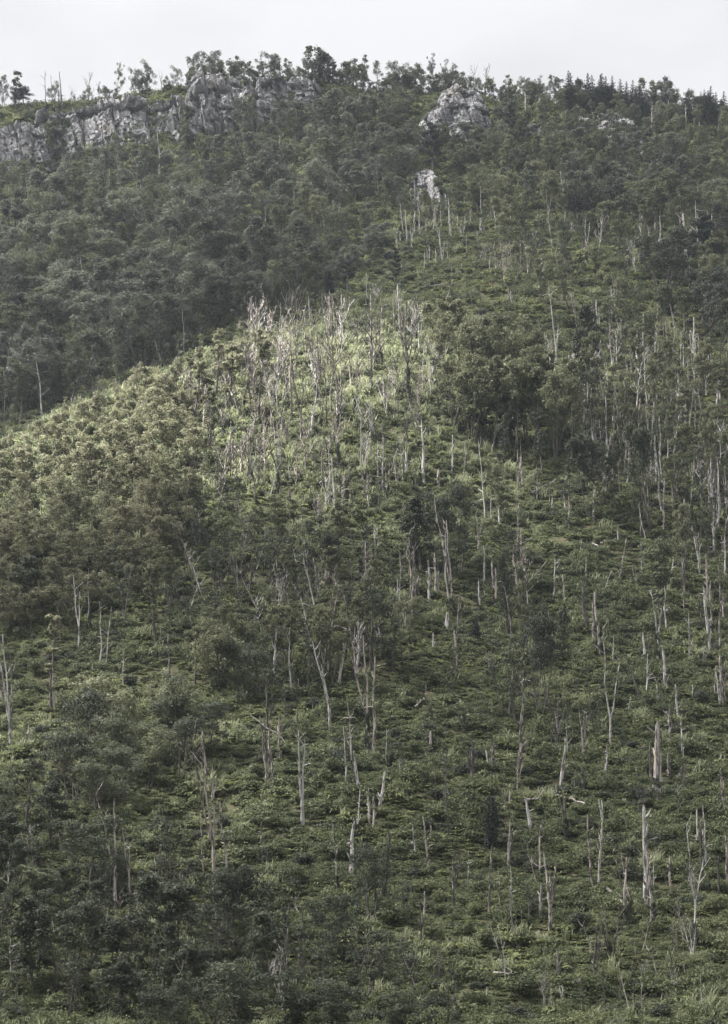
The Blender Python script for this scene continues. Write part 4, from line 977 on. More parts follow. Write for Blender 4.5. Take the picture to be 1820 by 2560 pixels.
for a_ in [(992, 195, -30, 990, 8, 'pole', 'pale'), (1440, 255, -40, 1426, 14, 'broken', 'pale'), (1502, 235, -100, 1478, 13, 'pole', 'pale'), (1394, 205, 15, 1384, 10, 'pole', 'pale'), (1318, 135, -30, 1320, 10, 'pole', 'pale'), (1210, 130, 40, 1210, 7), (1235, 175, 80, 1232, 6), (1036, 170, 60, 1034, 6), (1510, 200, 90, 1522, 8, 'branchy', 'pale'), (1275, 95, 10, 1270, 7, 'fork', 'pale'), (1585, 300, 180, 1590, 7)]:
    K4(*a_)
# the upper clearing
K6 = zoomed(760, 430, 2.9)
for a_ in [(252, 335, 95, 268, 15, 'fork', 'pale'), (217, 335, 150, 208, 14, 'broken', 'pale'), (145, 395, 220, 128, 14, 'fork', 'pale'), (540, 205, 10, 530, 9, 'pole', 'pale'), (503, 375, 230, 472, 9, 'pole', 'pale'), (622, 315, 280, 620, 13, 'stub', 'tan'), (592, 385, 318, 592, 7), (727, 495, 235, 698, 13, 'pole', 'pale'), (752, 515, 300, 735, 14, 'pole', 'pale'), (793, 500, 370, 788, 8, 'pole', 'pale'), (806, 470, 380, 800, 8, 'pole', 'pale'), (1065, 475, 210, 1048, 18, 'broken', 'pale'), (952, 445, 250, 945, 9, 'fork', 'pale'),
           (886, 475, 345, 885, 10, 'broken', 'pale'), (582, 545, 425, 578, 10, 'pole', 'tan'), (676, 555, 488, 673, 10, 'broken', 'pale'), (702, 515, 458, 694, 11, 'broken', 'pale'), (1180, 655, 430, 1178, 8, 'pole', 'pale'), (1032, 285, 180, 1025, 14, 'broken', 'pale'), (1346, 715, 625, 1345, 10, 'fork', 'pale'), (1142, 705, 655, 1141, 7, 'pole', 'pale'), (1110, 415, 290, 1112, 10, 'pole', 'pale'), (1500, 425, 245, 1494, 10, 'pole', 'pale'), (462, 1000, 750, 455, 10, 'pole', 'pale'), (528, 1010, 810, 500, 10, 'branchy', 'pale'), (690, 1040, 830, 683, 12, 'fork', 'pale'),
           (1512, 1010, 830, 1488, 11, 'fork', 'pale'), (742, 310, 200, 740, 9, 'pole', 'pale'), (825, 300, 180, 828, 10, 'fork', 'pale'), (870, 310, 200, 868, 8, 'pole', 'pale'), (775, 230, 120, 770, 9, 'pole', 'pale'), (995, 410, 260, 990, 7, 'pole', 'pale'), (1135, 520, 340, 1130, 10, 'branchy', 'pale'), (1285, 470, 330, 1280, 10, 'branchy', 'pale'), (1305, 470, 330, 1310, 9, 'pole', 'tan'), (1040, 640, 500, 1040, 7), (897, 640, 560, 890, 8, 'fork', 'pale'), (700, 370, 300, 698, 8), (570, 250, 170, 560, 7, 'pole', 'pale'), (1232, 300, 200, 1230, 8), (1015, 515, 455, 1015, 7), (1070, 750, 650, 1062, 7, 'fork', 'pale'), (250, 1000, 820, 250, 6),
           (1375, 580, 500, 1377, 9, 'fork', 'pale'), (1165, 260, 180, 1163, 9, 'broken', 'pale'), (1240, 560, 440, 1240, 7), (945, 830, 760, 938, 6), (1570, 330, 250, 1572, 10, 'broken', 'pale'), (450, 300, 190, 452, 7), (1340, 160, 80, 1338, 8), (1390, 780, 540, 1385, 9, 'pole', 'tan'), (1415, 560, 400, 1414, 8, 'pole', 'tan')]:
    K6(*a_)
# dead poles in the left wood and on the skyline
KL = zoomed(0, 560, 1.785)
for a_ in [(68, 315, 200, 66, 7, 'pole', 'pale'), (392, 375, 150, 355, 8, 'pole', 'pale'), (448, 330, 170, 440, 8, 'pole', 'tan'), (340, 290, 200, 336, 6), (190, 905, 610, 165, 11, 'pole', 'pale'), (460, 765, 560, 412, 10, 'pole', 'pale'), (825, 600, 385, 812, 8, 'pole', 'pale'), (262, 425, 340, 260, 6), (520, 765, 695, 515, 12, 'broken', 'pale'), (560, 770, 725, 556, 11, 'broken', 'pale'), (540, 830, 755, 540, 8, 'pole', 'pale'), (283, 920, 840, 278, 9, 'pole', 'pale'), (362, 815, 760, 360, 9, 'broken', 'pale'), (600, 640, 520, 598, 6), (725, 670, 520, 700, 8, 'fork', 'pale'), (1110, 100, 20, 1112, 5), (320, 830, 780, 318, 9, 'broken', 'pale'),
           (798, 610, 510, 790, 8, 'fork', 'pale'), (215, 900, 830, 212, 6), (478, 775, 740, 476, 8, 'stub', 'pale'), (1055, 280, 230, 1052, 5), (620, 720, 650, 618, 7, 'broken', 'tan'), (1390, 470, 330, 1375, 7, 'pole', 'pale')]:
    KL(*a_)
KU = zoomed(0, 80, 1.785)
for a_ in [(712, 690, 450, 704, 7, 'pole', 'pale'), (632, 825, 690, 628, 8, 'pole', 'pale'), (1440, 850, 640, 1442, 11, 'branchy', 'pale'), (255, 740, 660, 252, 6)]:
    KU(*a_)
KR = zoomed(910, 80, 1.785)
for a_ in [(725, 385, 265, 718, 8, 'pole', 'pale'), (672, 370, 300, 670, 7), (312, 620, 540, 310, 9, 'pole', 'pale'), (1065, 760, 610, 1060, 13, 'pole', 'pale'), (890, 750, 620, 885, 9, 'fork', 'pale'), (915, 745, 630, 905, 9, 'pole', 'pale'), (62, 750, 580, 60, 7), (1355, 410, 310, 1356, 8, 'pole', 'pale'), (1437, 460, 320, 1436, 8, 'pole', 'pale'), (1497, 465, 350, 1496, 9, 'pole', 'pale'), (1585, 490, 350, 1586, 9, 'pole', 'dark'), (1283, 470, 320, 1282, 9, 'pole', 'tan'), (740, 360, 280, 738, 6), (1120, 345, 265, 1115, 8, 'branchy', 'pale'), (1405, 365, 310, 1404, 6), (1045, 360, 300, 1046, 6), (825, 790, 740, 824, 8, 'broken', 'pale'), (790, 750, 700, 790, 8, 'broken', 'pale'), (555, 740, 600, 553, 7)]:
    KR(*a_)
KS = lambda x, yb, yt, xt, w, kind, wood: snag((x / 1.785) / D2F, (80 + yb / 1.785) / D2F, (80 + yt / 1.785) / D2F, (xt / 1.785) / D2F, w / 1.785, kind, wood, 'on the skyline above the left cliff')
for a_ in [(202, 352, 185, 200, 5, 'pole', 'dark'), (232, 352, 195, 228, 5, 'pole', 'dark'), (278, 352, 180, 266, 8, 'pole', 'dark'), (262, 352, 260, 262, 5, 'pole', 'dark'), (395, 322, 175, 402, 7, 'branchy', 'tan'), (318, 340, 250, 318, 5, 'branchy', 'pale'), (722, 250, 138, 716, 6, 'fork', 'tan'), (848, 200, 80, 848, 5, 'pole', 'tan')]:
    KS(*a_)
for (x, yb, yt, xt) in [(1058, 215, 135, 1055), (1083, 225, 142, 1083)]:
    snag(x, yb, yt, xt, 5, 'branchy', 'pale', 'on the ridge behind the big crag')


# further dead trunks seen all over the right slope and the knoll
def more_snags(poly, n, hr, wr, kinds, woods, seed):
    r = np.random.default_rng(seed); xs = [p[0] for p in poly]; ys_ = [p[1] for p in poly]; k = 0
    for _ in range(n * 12):
        x, y_ = r.uniform(min(xs), max(xs)), r.uniform(min(ys_), max(ys_))
        if not in_poly(x, y_, poly): continue
        if min(abs(a - x) + .35 * abs(b - y_) for a, b in SNAGS) < 6: continue
        p = hit(x * D2F, y_ * D2F)
        if p is None: continue
        h_px = r.uniform(*hr) * F / p[1] / D2F
        snag(x, y_, y_ - h_px, x + r.normal() * .07 * h_px, r.uniform(*wr) * F / p[1], kinds[int(r.integers(len(kinds)))], woods[int(r.integers(len(woods)))], seed=int(r.integers(1e6)))
        k += 1
        if k >= n: break


more_snags([(1240, 720), (1624, 740), (1624, 1120), (1300, 1080), (1220, 900)], 56, (4, 9.5), (.26, .5), ['pole', 'broken', 'broken', 'fork'], ['pale', 'pale', 'tan'], 21)
more_snags([(440, 900), (600, 770), (720, 735), (940, 735), (970, 900), (920, 1120), (700, 1200), (480, 1150)], 62, (6, 12), (.24, .42), ['branchy', 'branchy', 'fork', 'broken', 'branchy'], ['dark', 'tan', 'tan', 'pale'], 22)
more_snags([(960, 1000), (1624, 1100), (1624, 1500), (960, 1450)], 34, (3, 8), (.25, .5), ['broken', 'fork', 'broken'], ['pale', 'tan', 'tan'], 23)
more_snags([(1080, 460), (1624, 500), (1624, 700), (1100, 640)], 34, (6, 12), (.3, .5), ['fork', 'broken', 'branchy'], ['pale', 'pale', 'tan'], 24)
more_snags([(880, 440), (1080, 450), (1080, 620), (880, 620)], 20, (4, 9), (.26, .45), ['fork', 'broken'], ['pale'], 25)
more_snags([(500, 1250), (950, 1250), (950, 1560), (600, 1560)], 24, (5, 9), (.2, .34), ['fork', 'branchy', 'broken'], ['pale', 'tan', 'dark'], 26)
more_snags([(1240, 700), (1624, 720), (1624, 1250), (1300, 1120)], 46, (6, 11), (.24, .42), ['broken', 'fork', 'broken', 'branchy'], ['pale', 'tan', 'pale'], 31)
more_snags([(560, 760), (940, 735), (960, 860), (560, 900)], 22, (8, 13), (.24, .36), ['branchy', 'broken', 'broken'], ['dark', 'tan', 'tan', 'pale'], 32)
more_snags([(0, 420), (340, 400), (680, 330), (700, 600), (400, 760), (0, 900)], 34, (7, 12), (.24, .36), ['broken', 'fork', 'branchy'], ['pale', 'pale', 'tan'], 28)
more_snags([(560, 1650), (1624, 1550), (1624, 2250), (900, 2250)], 30, (2, 6.5), (.22, .45), ['broken', 'fork', 'broken'], ['tan', 'pale', 'dark'], 27)


# leafless saplings and thin dead stems
def sapling_mesh(seed, mat):
    r = np.random.default_rng(seed); g = Geo()
    for st in range(int(r.integers(1, 4))):
        az = r.uniform(0, 6.28); P = arc_path((r.normal() * .15, r.normal() * .15, -.3), (math.cos(az) * .16, math.sin(az) * .16, 1), 6.2 * r.uniform(.75, 1.1), 8, r, .07, .03)
        g.tube(P, np.linspace(.075, .014, 9), 5, r)
        for _ in range(9):
            i = int(r.integers(2, 9)); a2 = r.uniform(0, 6.28)
            B = arc_path(P[i], (math.cos(a2) * .6, math.sin(a2) * .6, 1.0), r.uniform(.7, 2.2), 4, r, .14, .06)
            g.tube(B, np.linspace(.03, .010, 5), 3)
            for _ in range(2):
                a3 = r.uniform(0, 6.28); g.tube(arc_path(B[int(r.integers(1, 4))], (math.cos(a3), math.sin(a3), 1.0), r.uniform(.3, .8), 2, r, .1), [.016, .012, .008], 3)
    return g.mesh('bare_sapling', [mat])


SAPL = [sapling_mesh(700 + q, (W_DARK, W_TAN, W_DARK, W_PALE)[q % 4]) for q in range(8)]
SAPC = ['dark', 'tan', 'dark', 'pale'] * 2


def saplings(poly, n, hr, seed):
    r = np.random.default_rng(seed); xs = [p[0] for p in poly]; ys_ = [p[1] for p in poly]; k = 0
    for _ in range(n * 6):
        x, y_ = r.uniform(min(xs), max(xs)), r.uniform(min(ys_), max(ys_))
        if not in_poly(x, y_, poly): continue
        p = hit(x * D2F, y_ * D2F)
        if p is None: continue
        q = int(r.integers(8)); H_ = r.uniform(*hr)
        o = link('bare_sapling', SAPL[q], loc=p); sc_ = H_ / 6.2; o.scale = (sc_ * 1.1, sc_ * 1.1, sc_); o.rotation_euler = (r.normal() * .06, r.normal() * .06, r.uniform(0, 6.28))
        reg(o, ('tall ' if H_ > 6.5 else '') + SAPC[q] + ' bare sapling', 'sapling', 'bare saplings', x, y_)
        k += 1
        if k >= n: break


saplings([(400, 900), (560, 760), (700, 740), (720, 900), (640, 1100), (480, 1180), (410, 1080)], 62, (5, 9), 1)
saplings([(700, 740), (920, 740), (960, 900), (900, 1080), (700, 1100)], 30, (4, 8), 2)
saplings([(420, 1150), (760, 1180), (900, 1300), (880, 1480), (600, 1480), (400, 1380)], 48, (4, 7.5), 3)
saplings([(0, 1950), (300, 1950), (900, 2120), (1050, 2280), (0, 2280)], 52, (2.5, 5), 4)
saplings([(1000, 2100), (1624, 2000), (1624, 2280), (1000, 2280)], 22, (2, 4.2), 5)
saplings([(1240, 740), (1624, 760), (1624, 1200), (1300, 1100)], 40, (3.5, 7), 6)
saplings([(880, 480), (1300, 500), (1300, 700), (900, 680)], 22, (3.5, 6.5), 7)
saplings([(1000, 1500), (1624, 1400), (1624, 2000), (1000, 2000)], 20, (2.5, 5), 8)


# fallen logs
def log(x0, y0, x1, y1, w, wood, desc):
    p, q_ = hit(x0 * D2F, y0 * D2F), hit(x1 * D2F, y1 * D2F)
    r = np.random.default_rng(int(x0 * 3 + y0)); mpp = p[1] / F; r0 = w * mpp * .5
    n = 8; P = np.linspace(p, q_, n)
    P[:, 2] = np.maximum(P[:, 2], h_xy(P[:, 0], P[:, 1])) + .55 + r0
    P += r.normal(size=P.shape) * .05
    g = Geo(); g.tube(P - p, r0 * np.linspace(1.1, .5, n), 7, r, jag=r0 * 2, rough=.15)
    for _ in range(3):
        i = int(r.integers(2, n)); g.tube(arc_path(P[i] - p, r.normal(size=3) + np.array([0, 0, 1.2]), r.uniform(.6, 1.8), 3, r, .25), np.array([.3, .22, .15, .05]) * r0 + .012, 4)
    o = link('fallen_log', g.mesh('fallen_log', [{'pale': W_PALE, 'tan': W_TAN, 'dark': W_DARK}[wood]]), loc=p)
    reg(o, desc, 'log', 'fallen logs', x0, y0)


for l in [(1185, 1115, 1240, 1085, 8, 'dark', 'dark fallen log'), (1445, 985, 1480, 968, 5, 'tan', 'weathered fallen log'), (1305, 1810, 1240, 1790, 6, 'tan', 'thin fallen log'), (1350, 2000, 1420, 2040, 9, 'dark', 'dark fallen log'), (1340, 1222, 1360, 1218, 5, 'tan', 'weathered fallen log'),
          (425, 2035, 482, 2055, 6, 'tan', 'weathered fallen branch'), (1170, 1805, 1200, 1800, 7, 'tan', 'weathered fallen log'), (940, 648, 1000, 640, 3, 'pale', 'thin pale fallen log'), (1545, 2112, 1585, 2118, 7, 'tan', 'tan fallen log'), (900, 1905, 925, 1890, 4, 'tan', 'weathered fallen branch'), (1420, 1680, 1460, 1690, 6, 'dark', 'dark fallen log'),
          (1150, 1230, 1185, 1215, 5, 'dark', 'dark fallen log'), (925, 1590, 950, 1570, 6, 'tan', 'weathered fallen log'), (1070, 1345, 1110, 1330, 5, 'tan', 'weathered fallen branch'), (1320, 1225, 1350, 1240, 4, 'tan', 'tan fallen branch'), (1580, 1130, 1610, 1100, 4, 'pale', 'thin pale fallen log'), (1420, 1440, 1450, 1438, 4, 'tan', 'weathered fallen log'), (250, 2160, 280, 2150, 4, 'tan', 'weathered fallen branch'), (1200, 2030, 1250, 2012, 5, 'tan', 'tan fallen log'), (960, 2150, 1000, 2160, 4, 'dark', 'dark fallen branch'),
          (1100, 2190, 1145, 2195, 4, 'tan', 'weathered fallen branch'), (1455, 1945, 1472, 1935, 8, 'tan', 'tan fallen log'), (560, 1610, 640, 1680, 3, 'dark', 'long thin fallen trunk'), (1130, 1190, 1160, 1170, 4, 'dark', 'dark fallen log'), (1035, 1250, 1075, 1262, 4, 'tan', 'tan fallen branch'), (1455, 1580, 1490, 1610, 5, 'dark', 'dark fallen log')]:
    log(*l)

# ------------------------------------------------------------------ living trees read off the photograph
for a_ in [
    ('olive', 1475, 1400, 1195, 95), ('dark', 1318, 1158, 955, 90), ('dark', 1345, 1140, 985, 70), ('sparse', 1265, 1150, 1010, 80), ('dark', 985, 1290, 1090, 110), ('dark', 940, 1280, 1110, 80), ('sparse', 1030, 1290, 1110, 70), ('sparse', 1130, 1605, 1400, 110), ('sparse', 1150, 1610, 1440, 70), ('dark', 1205, 1595, 1350, 80), ('dark', 1225, 1580, 1370, 60),
    ('sparse', 1330, 1660, 1480, 70), ('dark', 825, 2065, 1870, 85), ('sparse', 800, 2050, 1890, 60), ('lolly', 1132, 1425, 1235, 40), ('ivy', 1097, 1900, 1770, 32), ('ivy', 1060, 1450, 1380, 24), ('sparse', 1145, 1275, 1170, 60), ('sparse', 1560, 1210, 975, 60), ('dark', 1455, 1190, 935, 70), ('sparse', 1590, 1250, 1090, 60), ('sparse', 1200, 1450, 1330, 60), ('sparse', 1165, 1400, 1190, 60),
    ('dark', 1309, 931, 676, 62), ('olive', 1412, 840, 630, 88), ('olive', 1480, 760, 640, 60), ('olive', 1350, 760, 660, 50),
    ('sage', 190, 985, 890, 70), ('sage', 235, 965, 872, 75), ('sage', 280, 950, 850, 70), ('sage', 320, 930, 838, 70), ('sage', 365, 915, 815, 65), ('sage', 400, 905, 800, 60), ('sage', 140, 1005, 915, 70), ('sage', 95, 1020, 935, 70), ('sage', 50, 1045, 960, 75), ('sage', 10, 1060, 975, 75), ('slim', 455, 880, 775, 40), ('sage', 500, 862, 765, 55), ('sage', 545, 850, 745, 70), ('sage', 585, 850, 742, 60), ('slim', 425, 890, 790, 40), ('sage', 340, 1000, 895, 85), ('sage', 270, 1030, 925, 90), ('sage', 200, 1075, 965, 90), ('sage', 120, 1110, 1005, 95), ('sage', 390, 1010, 890, 80), ('sage', 330, 1100, 985, 95), ('sage', 240, 1150, 1040, 95), ('sage', 60, 1150, 1045, 95),
    ('clump', 1075, 870, 705, 130), ('clump', 1130, 890, 698, 140), ('clump', 1055, 985, 805, 110), ('grove', 1115, 1000, 800, 130), ('clump', 1180, 985, 785, 130), ('clump', 1240, 1010, 825, 110), ('clump', 995, 785, 665, 95), ('grove', 1010, 960, 780, 90), ('grove', 1290, 990, 800, 70), ('grove', 1340, 940, 740, 70), ('grove', 1440, 900, 720, 60),
    ('grove', 112, 388, 268, 34), ('forest', 130, 384, 276, 40), ('grove', 405, 370, 248, 36), ('forest', 425, 364, 238, 44), ('forest', 552, 336, 212, 40), ('grove', 572, 330, 206, 34), ('grove', 255, 396, 300, 34), ('forest', 330, 390, 305, 36), ('thick', 180, 394, 322, 36),
    ('grove', 985, 830, 660, 90), ('grove', 1030, 840, 668, 90), ('grove', 960, 850, 700, 70), ('grove', 1070, 890, 700, 110), ('grove', 1115, 900, 690, 120), ('grove', 1155, 920, 735, 110), ('grove', 1205, 960, 775, 110), ('grove', 1010, 965, 790, 90), ('grove', 1055, 990, 800, 100), ('grove', 1100, 1005, 790, 120), ('grove', 1145, 1015, 795, 110), ('grove', 1190, 1010, 785, 120), ('grove', 1240, 1030, 815, 110), ('dark', 1080, 980, 850, 90), ('dark', 1130, 1000, 860, 90), ('sparse', 980, 920, 790, 70), ('grove', 1275, 1050, 850, 80), ('sparse', 1210, 1060, 900, 80),
    ('grove', 1475, 1010, 800, 60), ('grove', 1560, 960, 760, 70), ('grove', 1395, 1010, 830, 60), ('grove', 1600, 1120, 900, 70), ('grove', 1130, 1180, 1030, 60), ('grove', 1180, 1480, 1290, 60), ('grove', 905, 1500, 1320, 70), ('grove', 800, 1490, 1300, 80), ('grove', 700, 1520, 1350, 80), ('grove', 640, 1500, 1340, 80), ('grove', 1520, 1330, 1120, 60), ('grove', 1010, 1280, 1080, 90), ('grove', 1590, 720, 560, 70), ('grove', 1500, 650, 510, 60), ('grove', 1380, 600, 470, 60), ('grove', 1220, 690, 570, 60), ('grove', 1270, 700, 560, 60), ('grove', 1165, 660, 540, 50), ('grove', 750, 760, 640, 40), ('grove', 690, 700, 560, 60), ('grove', 620, 700, 570, 60),
    ('dark', 1090, 880, 740, 90), ('olive', 1250, 960, 830, 80), ('sparse', 1120, 1080, 930, 70),
    ('sparse', 830, 1510, 1300, 110), ('sparse', 870, 1500, 1310, 80), ('sparse', 720, 1500, 1375, 120), ('sparse', 640, 1490, 1340, 110), ('clump', 485, 1540, 1380, 130), ('grove', 435, 1530, 1390, 90), ('shade', 530, 1550, 1420, 100), ('shade', 590, 1570, 1440, 100), ('clump', 560, 1470, 1365, 100), ('dark', 755, 1345, 1175, 60), ('dark', 430, 1195, 1085, 95), ('sparse', 780, 1440, 1300, 80), ('sparse', 600, 1510, 1390, 100), ('sparse', 690, 1560, 1420, 90), ('sparse', 600, 1640, 1480, 80), ('sparse', 660, 1650, 1470, 70), ('sparse', 500, 1330, 1180, 70), ('sparse', 620, 1330, 1180, 70), ('sparse', 690, 1300, 1150, 60),
    ('shade', 195, 1700, 1520, 150), ('clump', 235, 1640, 1495, 150), ('clump', 300, 1690, 1525, 150), ('shade', 350, 1690, 1500, 150), ('clump', 420, 1690, 1485, 150), ('clump', 330, 1770, 1610, 120), ('shade', 165, 1800, 1610, 150), ('shade', 225, 1830, 1690, 120), ('sparse', 60, 1860, 1680, 110), ('sparse', 110, 1870, 1690, 90), ('shade', 285, 1810, 1650, 130), ('shade', 400, 1740, 1590, 120), ('sparse', 20, 1850, 1700, 90), ('shade', 460, 1690, 1555, 100), ('clump', 360, 1610, 1510, 120), ('shade', 270, 1740, 1590, 130), ('clump', 130, 1760, 1620, 100),
    ('slim', 115, 1595, 1360, 65), ('slim', 350, 1450, 1255, 50), ('sparse', 280, 1400, 1210, 110), ('sage', 290, 1310, 1215, 90), ('dark', 60, 1390, 1240, 110), ('slim', 480, 885, 728, 45), ('slim', 345, 800, 718, 55), ('sage', 545, 850, 742, 70), ('slim', 590, 840, 732, 45), ('slim', 520, 930, 770, 60), ('slim', 575, 960, 760, 60), ('slim', 430, 1010, 800, 50), ('slim', 465, 1010, 830, 50),
    ('shade', 470, 2330, 2150, 190), ('shade', 560, 2345, 2130, 220), ('shade', 660, 2335, 2150, 200), ('shade', 770, 2330, 2170, 170), ('shade', 860, 2325, 2195, 150), ('shade', 380, 2335, 2190, 150), ('olive', 90, 2060, 1925, 100), ('dark', 185, 2080, 1960, 100), ('sparse', 60, 2210, 2040, 110), ('olive', 210, 2160, 2010, 80), ('sparse', 330, 2140, 2000, 80), ('dark', 400, 2330, 2180, 120), ('sparse', 440, 2160, 2020, 80), ('dark', 130, 2020, 1920, 90), ('dark', 245, 2030, 1900, 80), ('sparse', 560, 2170, 2010, 90), ('sparse', 680, 2200, 2050, 90),
    ('sparse', 250, 2280, 2120, 110), ('sparse', 150, 2290, 2130, 110), ('sparse', 330, 2290, 2150, 110), ('sparse', 30, 2300, 2150, 110), ('sparse', 740, 2180, 2040, 80), ('dark', 30, 2010, 1870, 90), ('sparse', 940, 2330, 2180, 90), ('sparse', 1010, 2340, 2150, 80), ('sparse', 850, 2200, 2060, 80), ('sparse', 1010, 1560, 1420, 40),
    ('flatpine', 1345, 460, 365, 62), ('flatpine', 775, 690, 568, 42), ('pine', 1135, 350, 235, 42), ('pine', 965, 395, 280, 60), ('pine', 880, 655, 555, 34), ('pine', 1560, 640, 480, 90), ('pine', 1610, 600, 450, 80), ('flatpine', 1290, 520, 440, 60), ('ivy', 870, 590, 560, 16), ('ivy', 862, 580, 562, 14), ('ivy', 1490, 700, 645, 30), ('ivy', 735, 690, 600, 24), ('dark', 690, 600, 490, 50), ('dark', 748, 600, 520, 40),
]:
    place_tree(*a_)
for a_ in [('ridge', 893, 482, 425, 30), ('grove', 912, 486, 432, 26), ('ridge', 935, 484, 430, 28), ('grove', 955, 490, 418, 34), ('ridge', 983, 492, 440, 26), ('grove', 1012, 490, 405, 40), ('thick', 925, 480, 452, 26), ('thick', 965, 482, 455, 26), ('thick', 995, 494, 462, 24), ('grove', 870, 474, 395, 40), ('ridge', 1000, 470, 400, 30), ('ridge', 885, 462, 405, 30),
           ('thick', 915, 330, 285, 36), ('ridge', 935, 338, 282, 34), ('thick', 960, 336, 292, 34), ('grove', 985, 342, 268, 38), ('ridge', 1010, 338, 285, 32), ('thick', 1035, 344, 300, 34), ('grove', 1062, 346, 272, 38), ('thick', 1090, 342, 290, 34), ('ridge', 1120, 340, 262, 36), ('grove', 1140, 335, 250, 36), ('thick', 920, 318, 262, 34),
           ('thick', 1290, 345, 300, 34), ('grove', 1325, 350, 275, 36), ('thick', 1360, 356, 312, 34), ('ridge', 1400, 362, 305, 32), ('grove', 1430, 366, 290, 38), ('thick', 1460, 372, 330, 34), ('ridge', 1275, 330, 270, 30)]:
    place_tree(*a_)
# trees standing against the sky
for a_ in [('ridge', 255, 215, 130, 55), ('ridge', 225, 225, 185, 22), ('ridge', 325, 195, 143, 48), ('ridge', 300, 200, 152, 26), ('ridge', 395, 200, 150, 30), ('ridge', 375, 200, 170, 26), ('ridge', 437, 190, 118, 42), ('ridge', 478, 190, 113, 58), ('ridge', 512, 182, 120, 50), ('ridge', 530, 185, 140, 36), ('slim', 556, 180, 138, 18), ('slim', 588, 175, 134, 16), ('ridge', 615, 175, 117, 32), ('ridge', 650, 178, 128, 30),
           ('slim', 680, 178, 97, 34), ('pine', 714, 185, 140, 30), ('pine', 742, 188, 138, 30), ('ridge', 790, 210, 125, 30), ('ridge', 812, 210, 120, 26), ('ridge', 845, 210, 124, 32), ('ridge', 880, 215, 133, 60), ('ridge', 910, 210, 138, 42), ('ridge', 965, 205, 127, 60), ('ridge', 985, 200, 135, 40), ('ridge', 1022, 195, 150, 48), ('ridge', 1095, 205, 163, 40), ('ridge', 1130, 215, 174, 42), ('ridge', 1155, 218, 176, 34), ('ridge', 1180, 228, 170, 46),
           ('ridge', 1212, 224, 182, 34), ('ridge', 1242, 220, 166, 36), ('ridge', 1455, 250, 205, 40), ('ridge', 1510, 262, 206, 46), ('ridge', 1545, 268, 212, 44), ('flatpine', 55, 262, 198, 66), ('ridge', 12, 262, 170, 40), ('slim', 38, 258, 160, 34), ('ridge', 100, 262, 225, 34), ('ridge', 75, 262, 222, 34), ('ridge', 130, 255, 228, 30), ('ridge', 770, 205, 150, 26), ('ridge', 935, 210, 160, 34), ('ridge', 1060, 205, 172, 36), ('ridge', 420, 200, 165, 30), ('ridge', 580, 185, 155, 34)]:
    place_tree(*a_, where='on the skyline above the cliff' if a_[1] < 730 else 'on the skyline above the woods', ridge_top=True)
r_s = np.random.default_rng(31)
for x in np.arange(-10, 1630, 9.0):
    x = x + r_s.uniform(-6, 6)
    bare = x < 420 and r_s.uniform() < .55
    big = .55 if 430 < x < 1260 else .25
    if not bare:
        place_tree(['thick', 'thick', 'thick', 'ridge', 'grove'][int(r_s.integers(5))], x, 0, H=(r_s.uniform(6, 11.5) if r_s.uniform() < big else r_s.uniform(2.2, 6.0)) * (.7 if x < 420 else 1), where='on the skyline above the cliff' if x < 730 else 'on the skyline above the woods', ridge_top=True)
for (x, yb, yt) in [(1275, 262, 163), (1289, 258, 172), (1312, 268, 162), (1322, 262, 170), (1340, 272, 163), (1352, 272, 171), (1368, 268, 171), (1385, 264, 176), (1396, 258, 180), (1409, 258, 181), (1428, 258, 177), (1462, 262, 193), (1486, 268, 197), (1501, 268, 201), (1566, 272, 207), (1598, 282, 204), (1616, 282, 202), (1478, 266, 204), (1530, 272, 214), (1582, 276, 214)]:
    place_tree('spruce', x, yb - 4, yt + rng.uniform(-3, 3), None, 'on the right skyline')
for _ in range(20):
    x = rng.uniform(1262, 1640); place_tree('spruce', x, np.interp(x, [1265, 1640], [250, 285]) + rng.uniform(0, 14), H=rng.uniform(7, 17), where='just below the right skyline')


# woods filled in between: survey polygons, family mix, spacing in survey px, heights in metres
def fill(poly, mix, spacing, hr, n_try, crown=None, seed=1):
    r = np.random.default_rng(seed); xs = [p[0] for p in poly]; ys_ = [p[1] for p in poly]; got, recs = [], []
    for _ in range(n_try):
        x, y_ = r.uniform(min(xs), max(xs)), r.uniform(min(ys_), max(ys_))
        if not in_poly(x, y_, poly): continue
        if got and np.min(np.hypot(np.array(got)[:, 0] - x, (np.array(got)[:, 1] - y_) * 1.5)) < spacing: continue
        p = hit(x * D2F, y_ * D2F)
        if p is None: continue
        got.append((x, y_))
        fam = mix[int(r.integers(len(mix)))]
        H_ = r.uniform(*hr) * np.interp(y_, [350, 500, 850, 900], [.85, 1.0, 1.15, 1.0]) * (1.25 if r.uniform() < .15 else 1.0)
        sky_row = np.interp(x, [0, 730, 1060, 1150, 1250, 1450, 1640], [255, 190, 190, 188, 192, 206, 214]) + r.uniform(-4, 24)
        if x < 735: sky_row = max(sky_row, np.interp(x, [0, 100, 160, 340, 500, 600, 735], [352, 345, 322, 318, 284, 268, 200]) + r.uniform(-14, 18))
        H_ = min(H_, (y_ - sky_row) * D2F * p[1] / F)
        if H_ < 2.5: continue
        rec = place_tree(fam, x, y_, H=H_, as_obj=False)
        k_ = r.uniform(.9, 1.25); rec['sx'] *= k_
        recs.append(rec)
    return recs


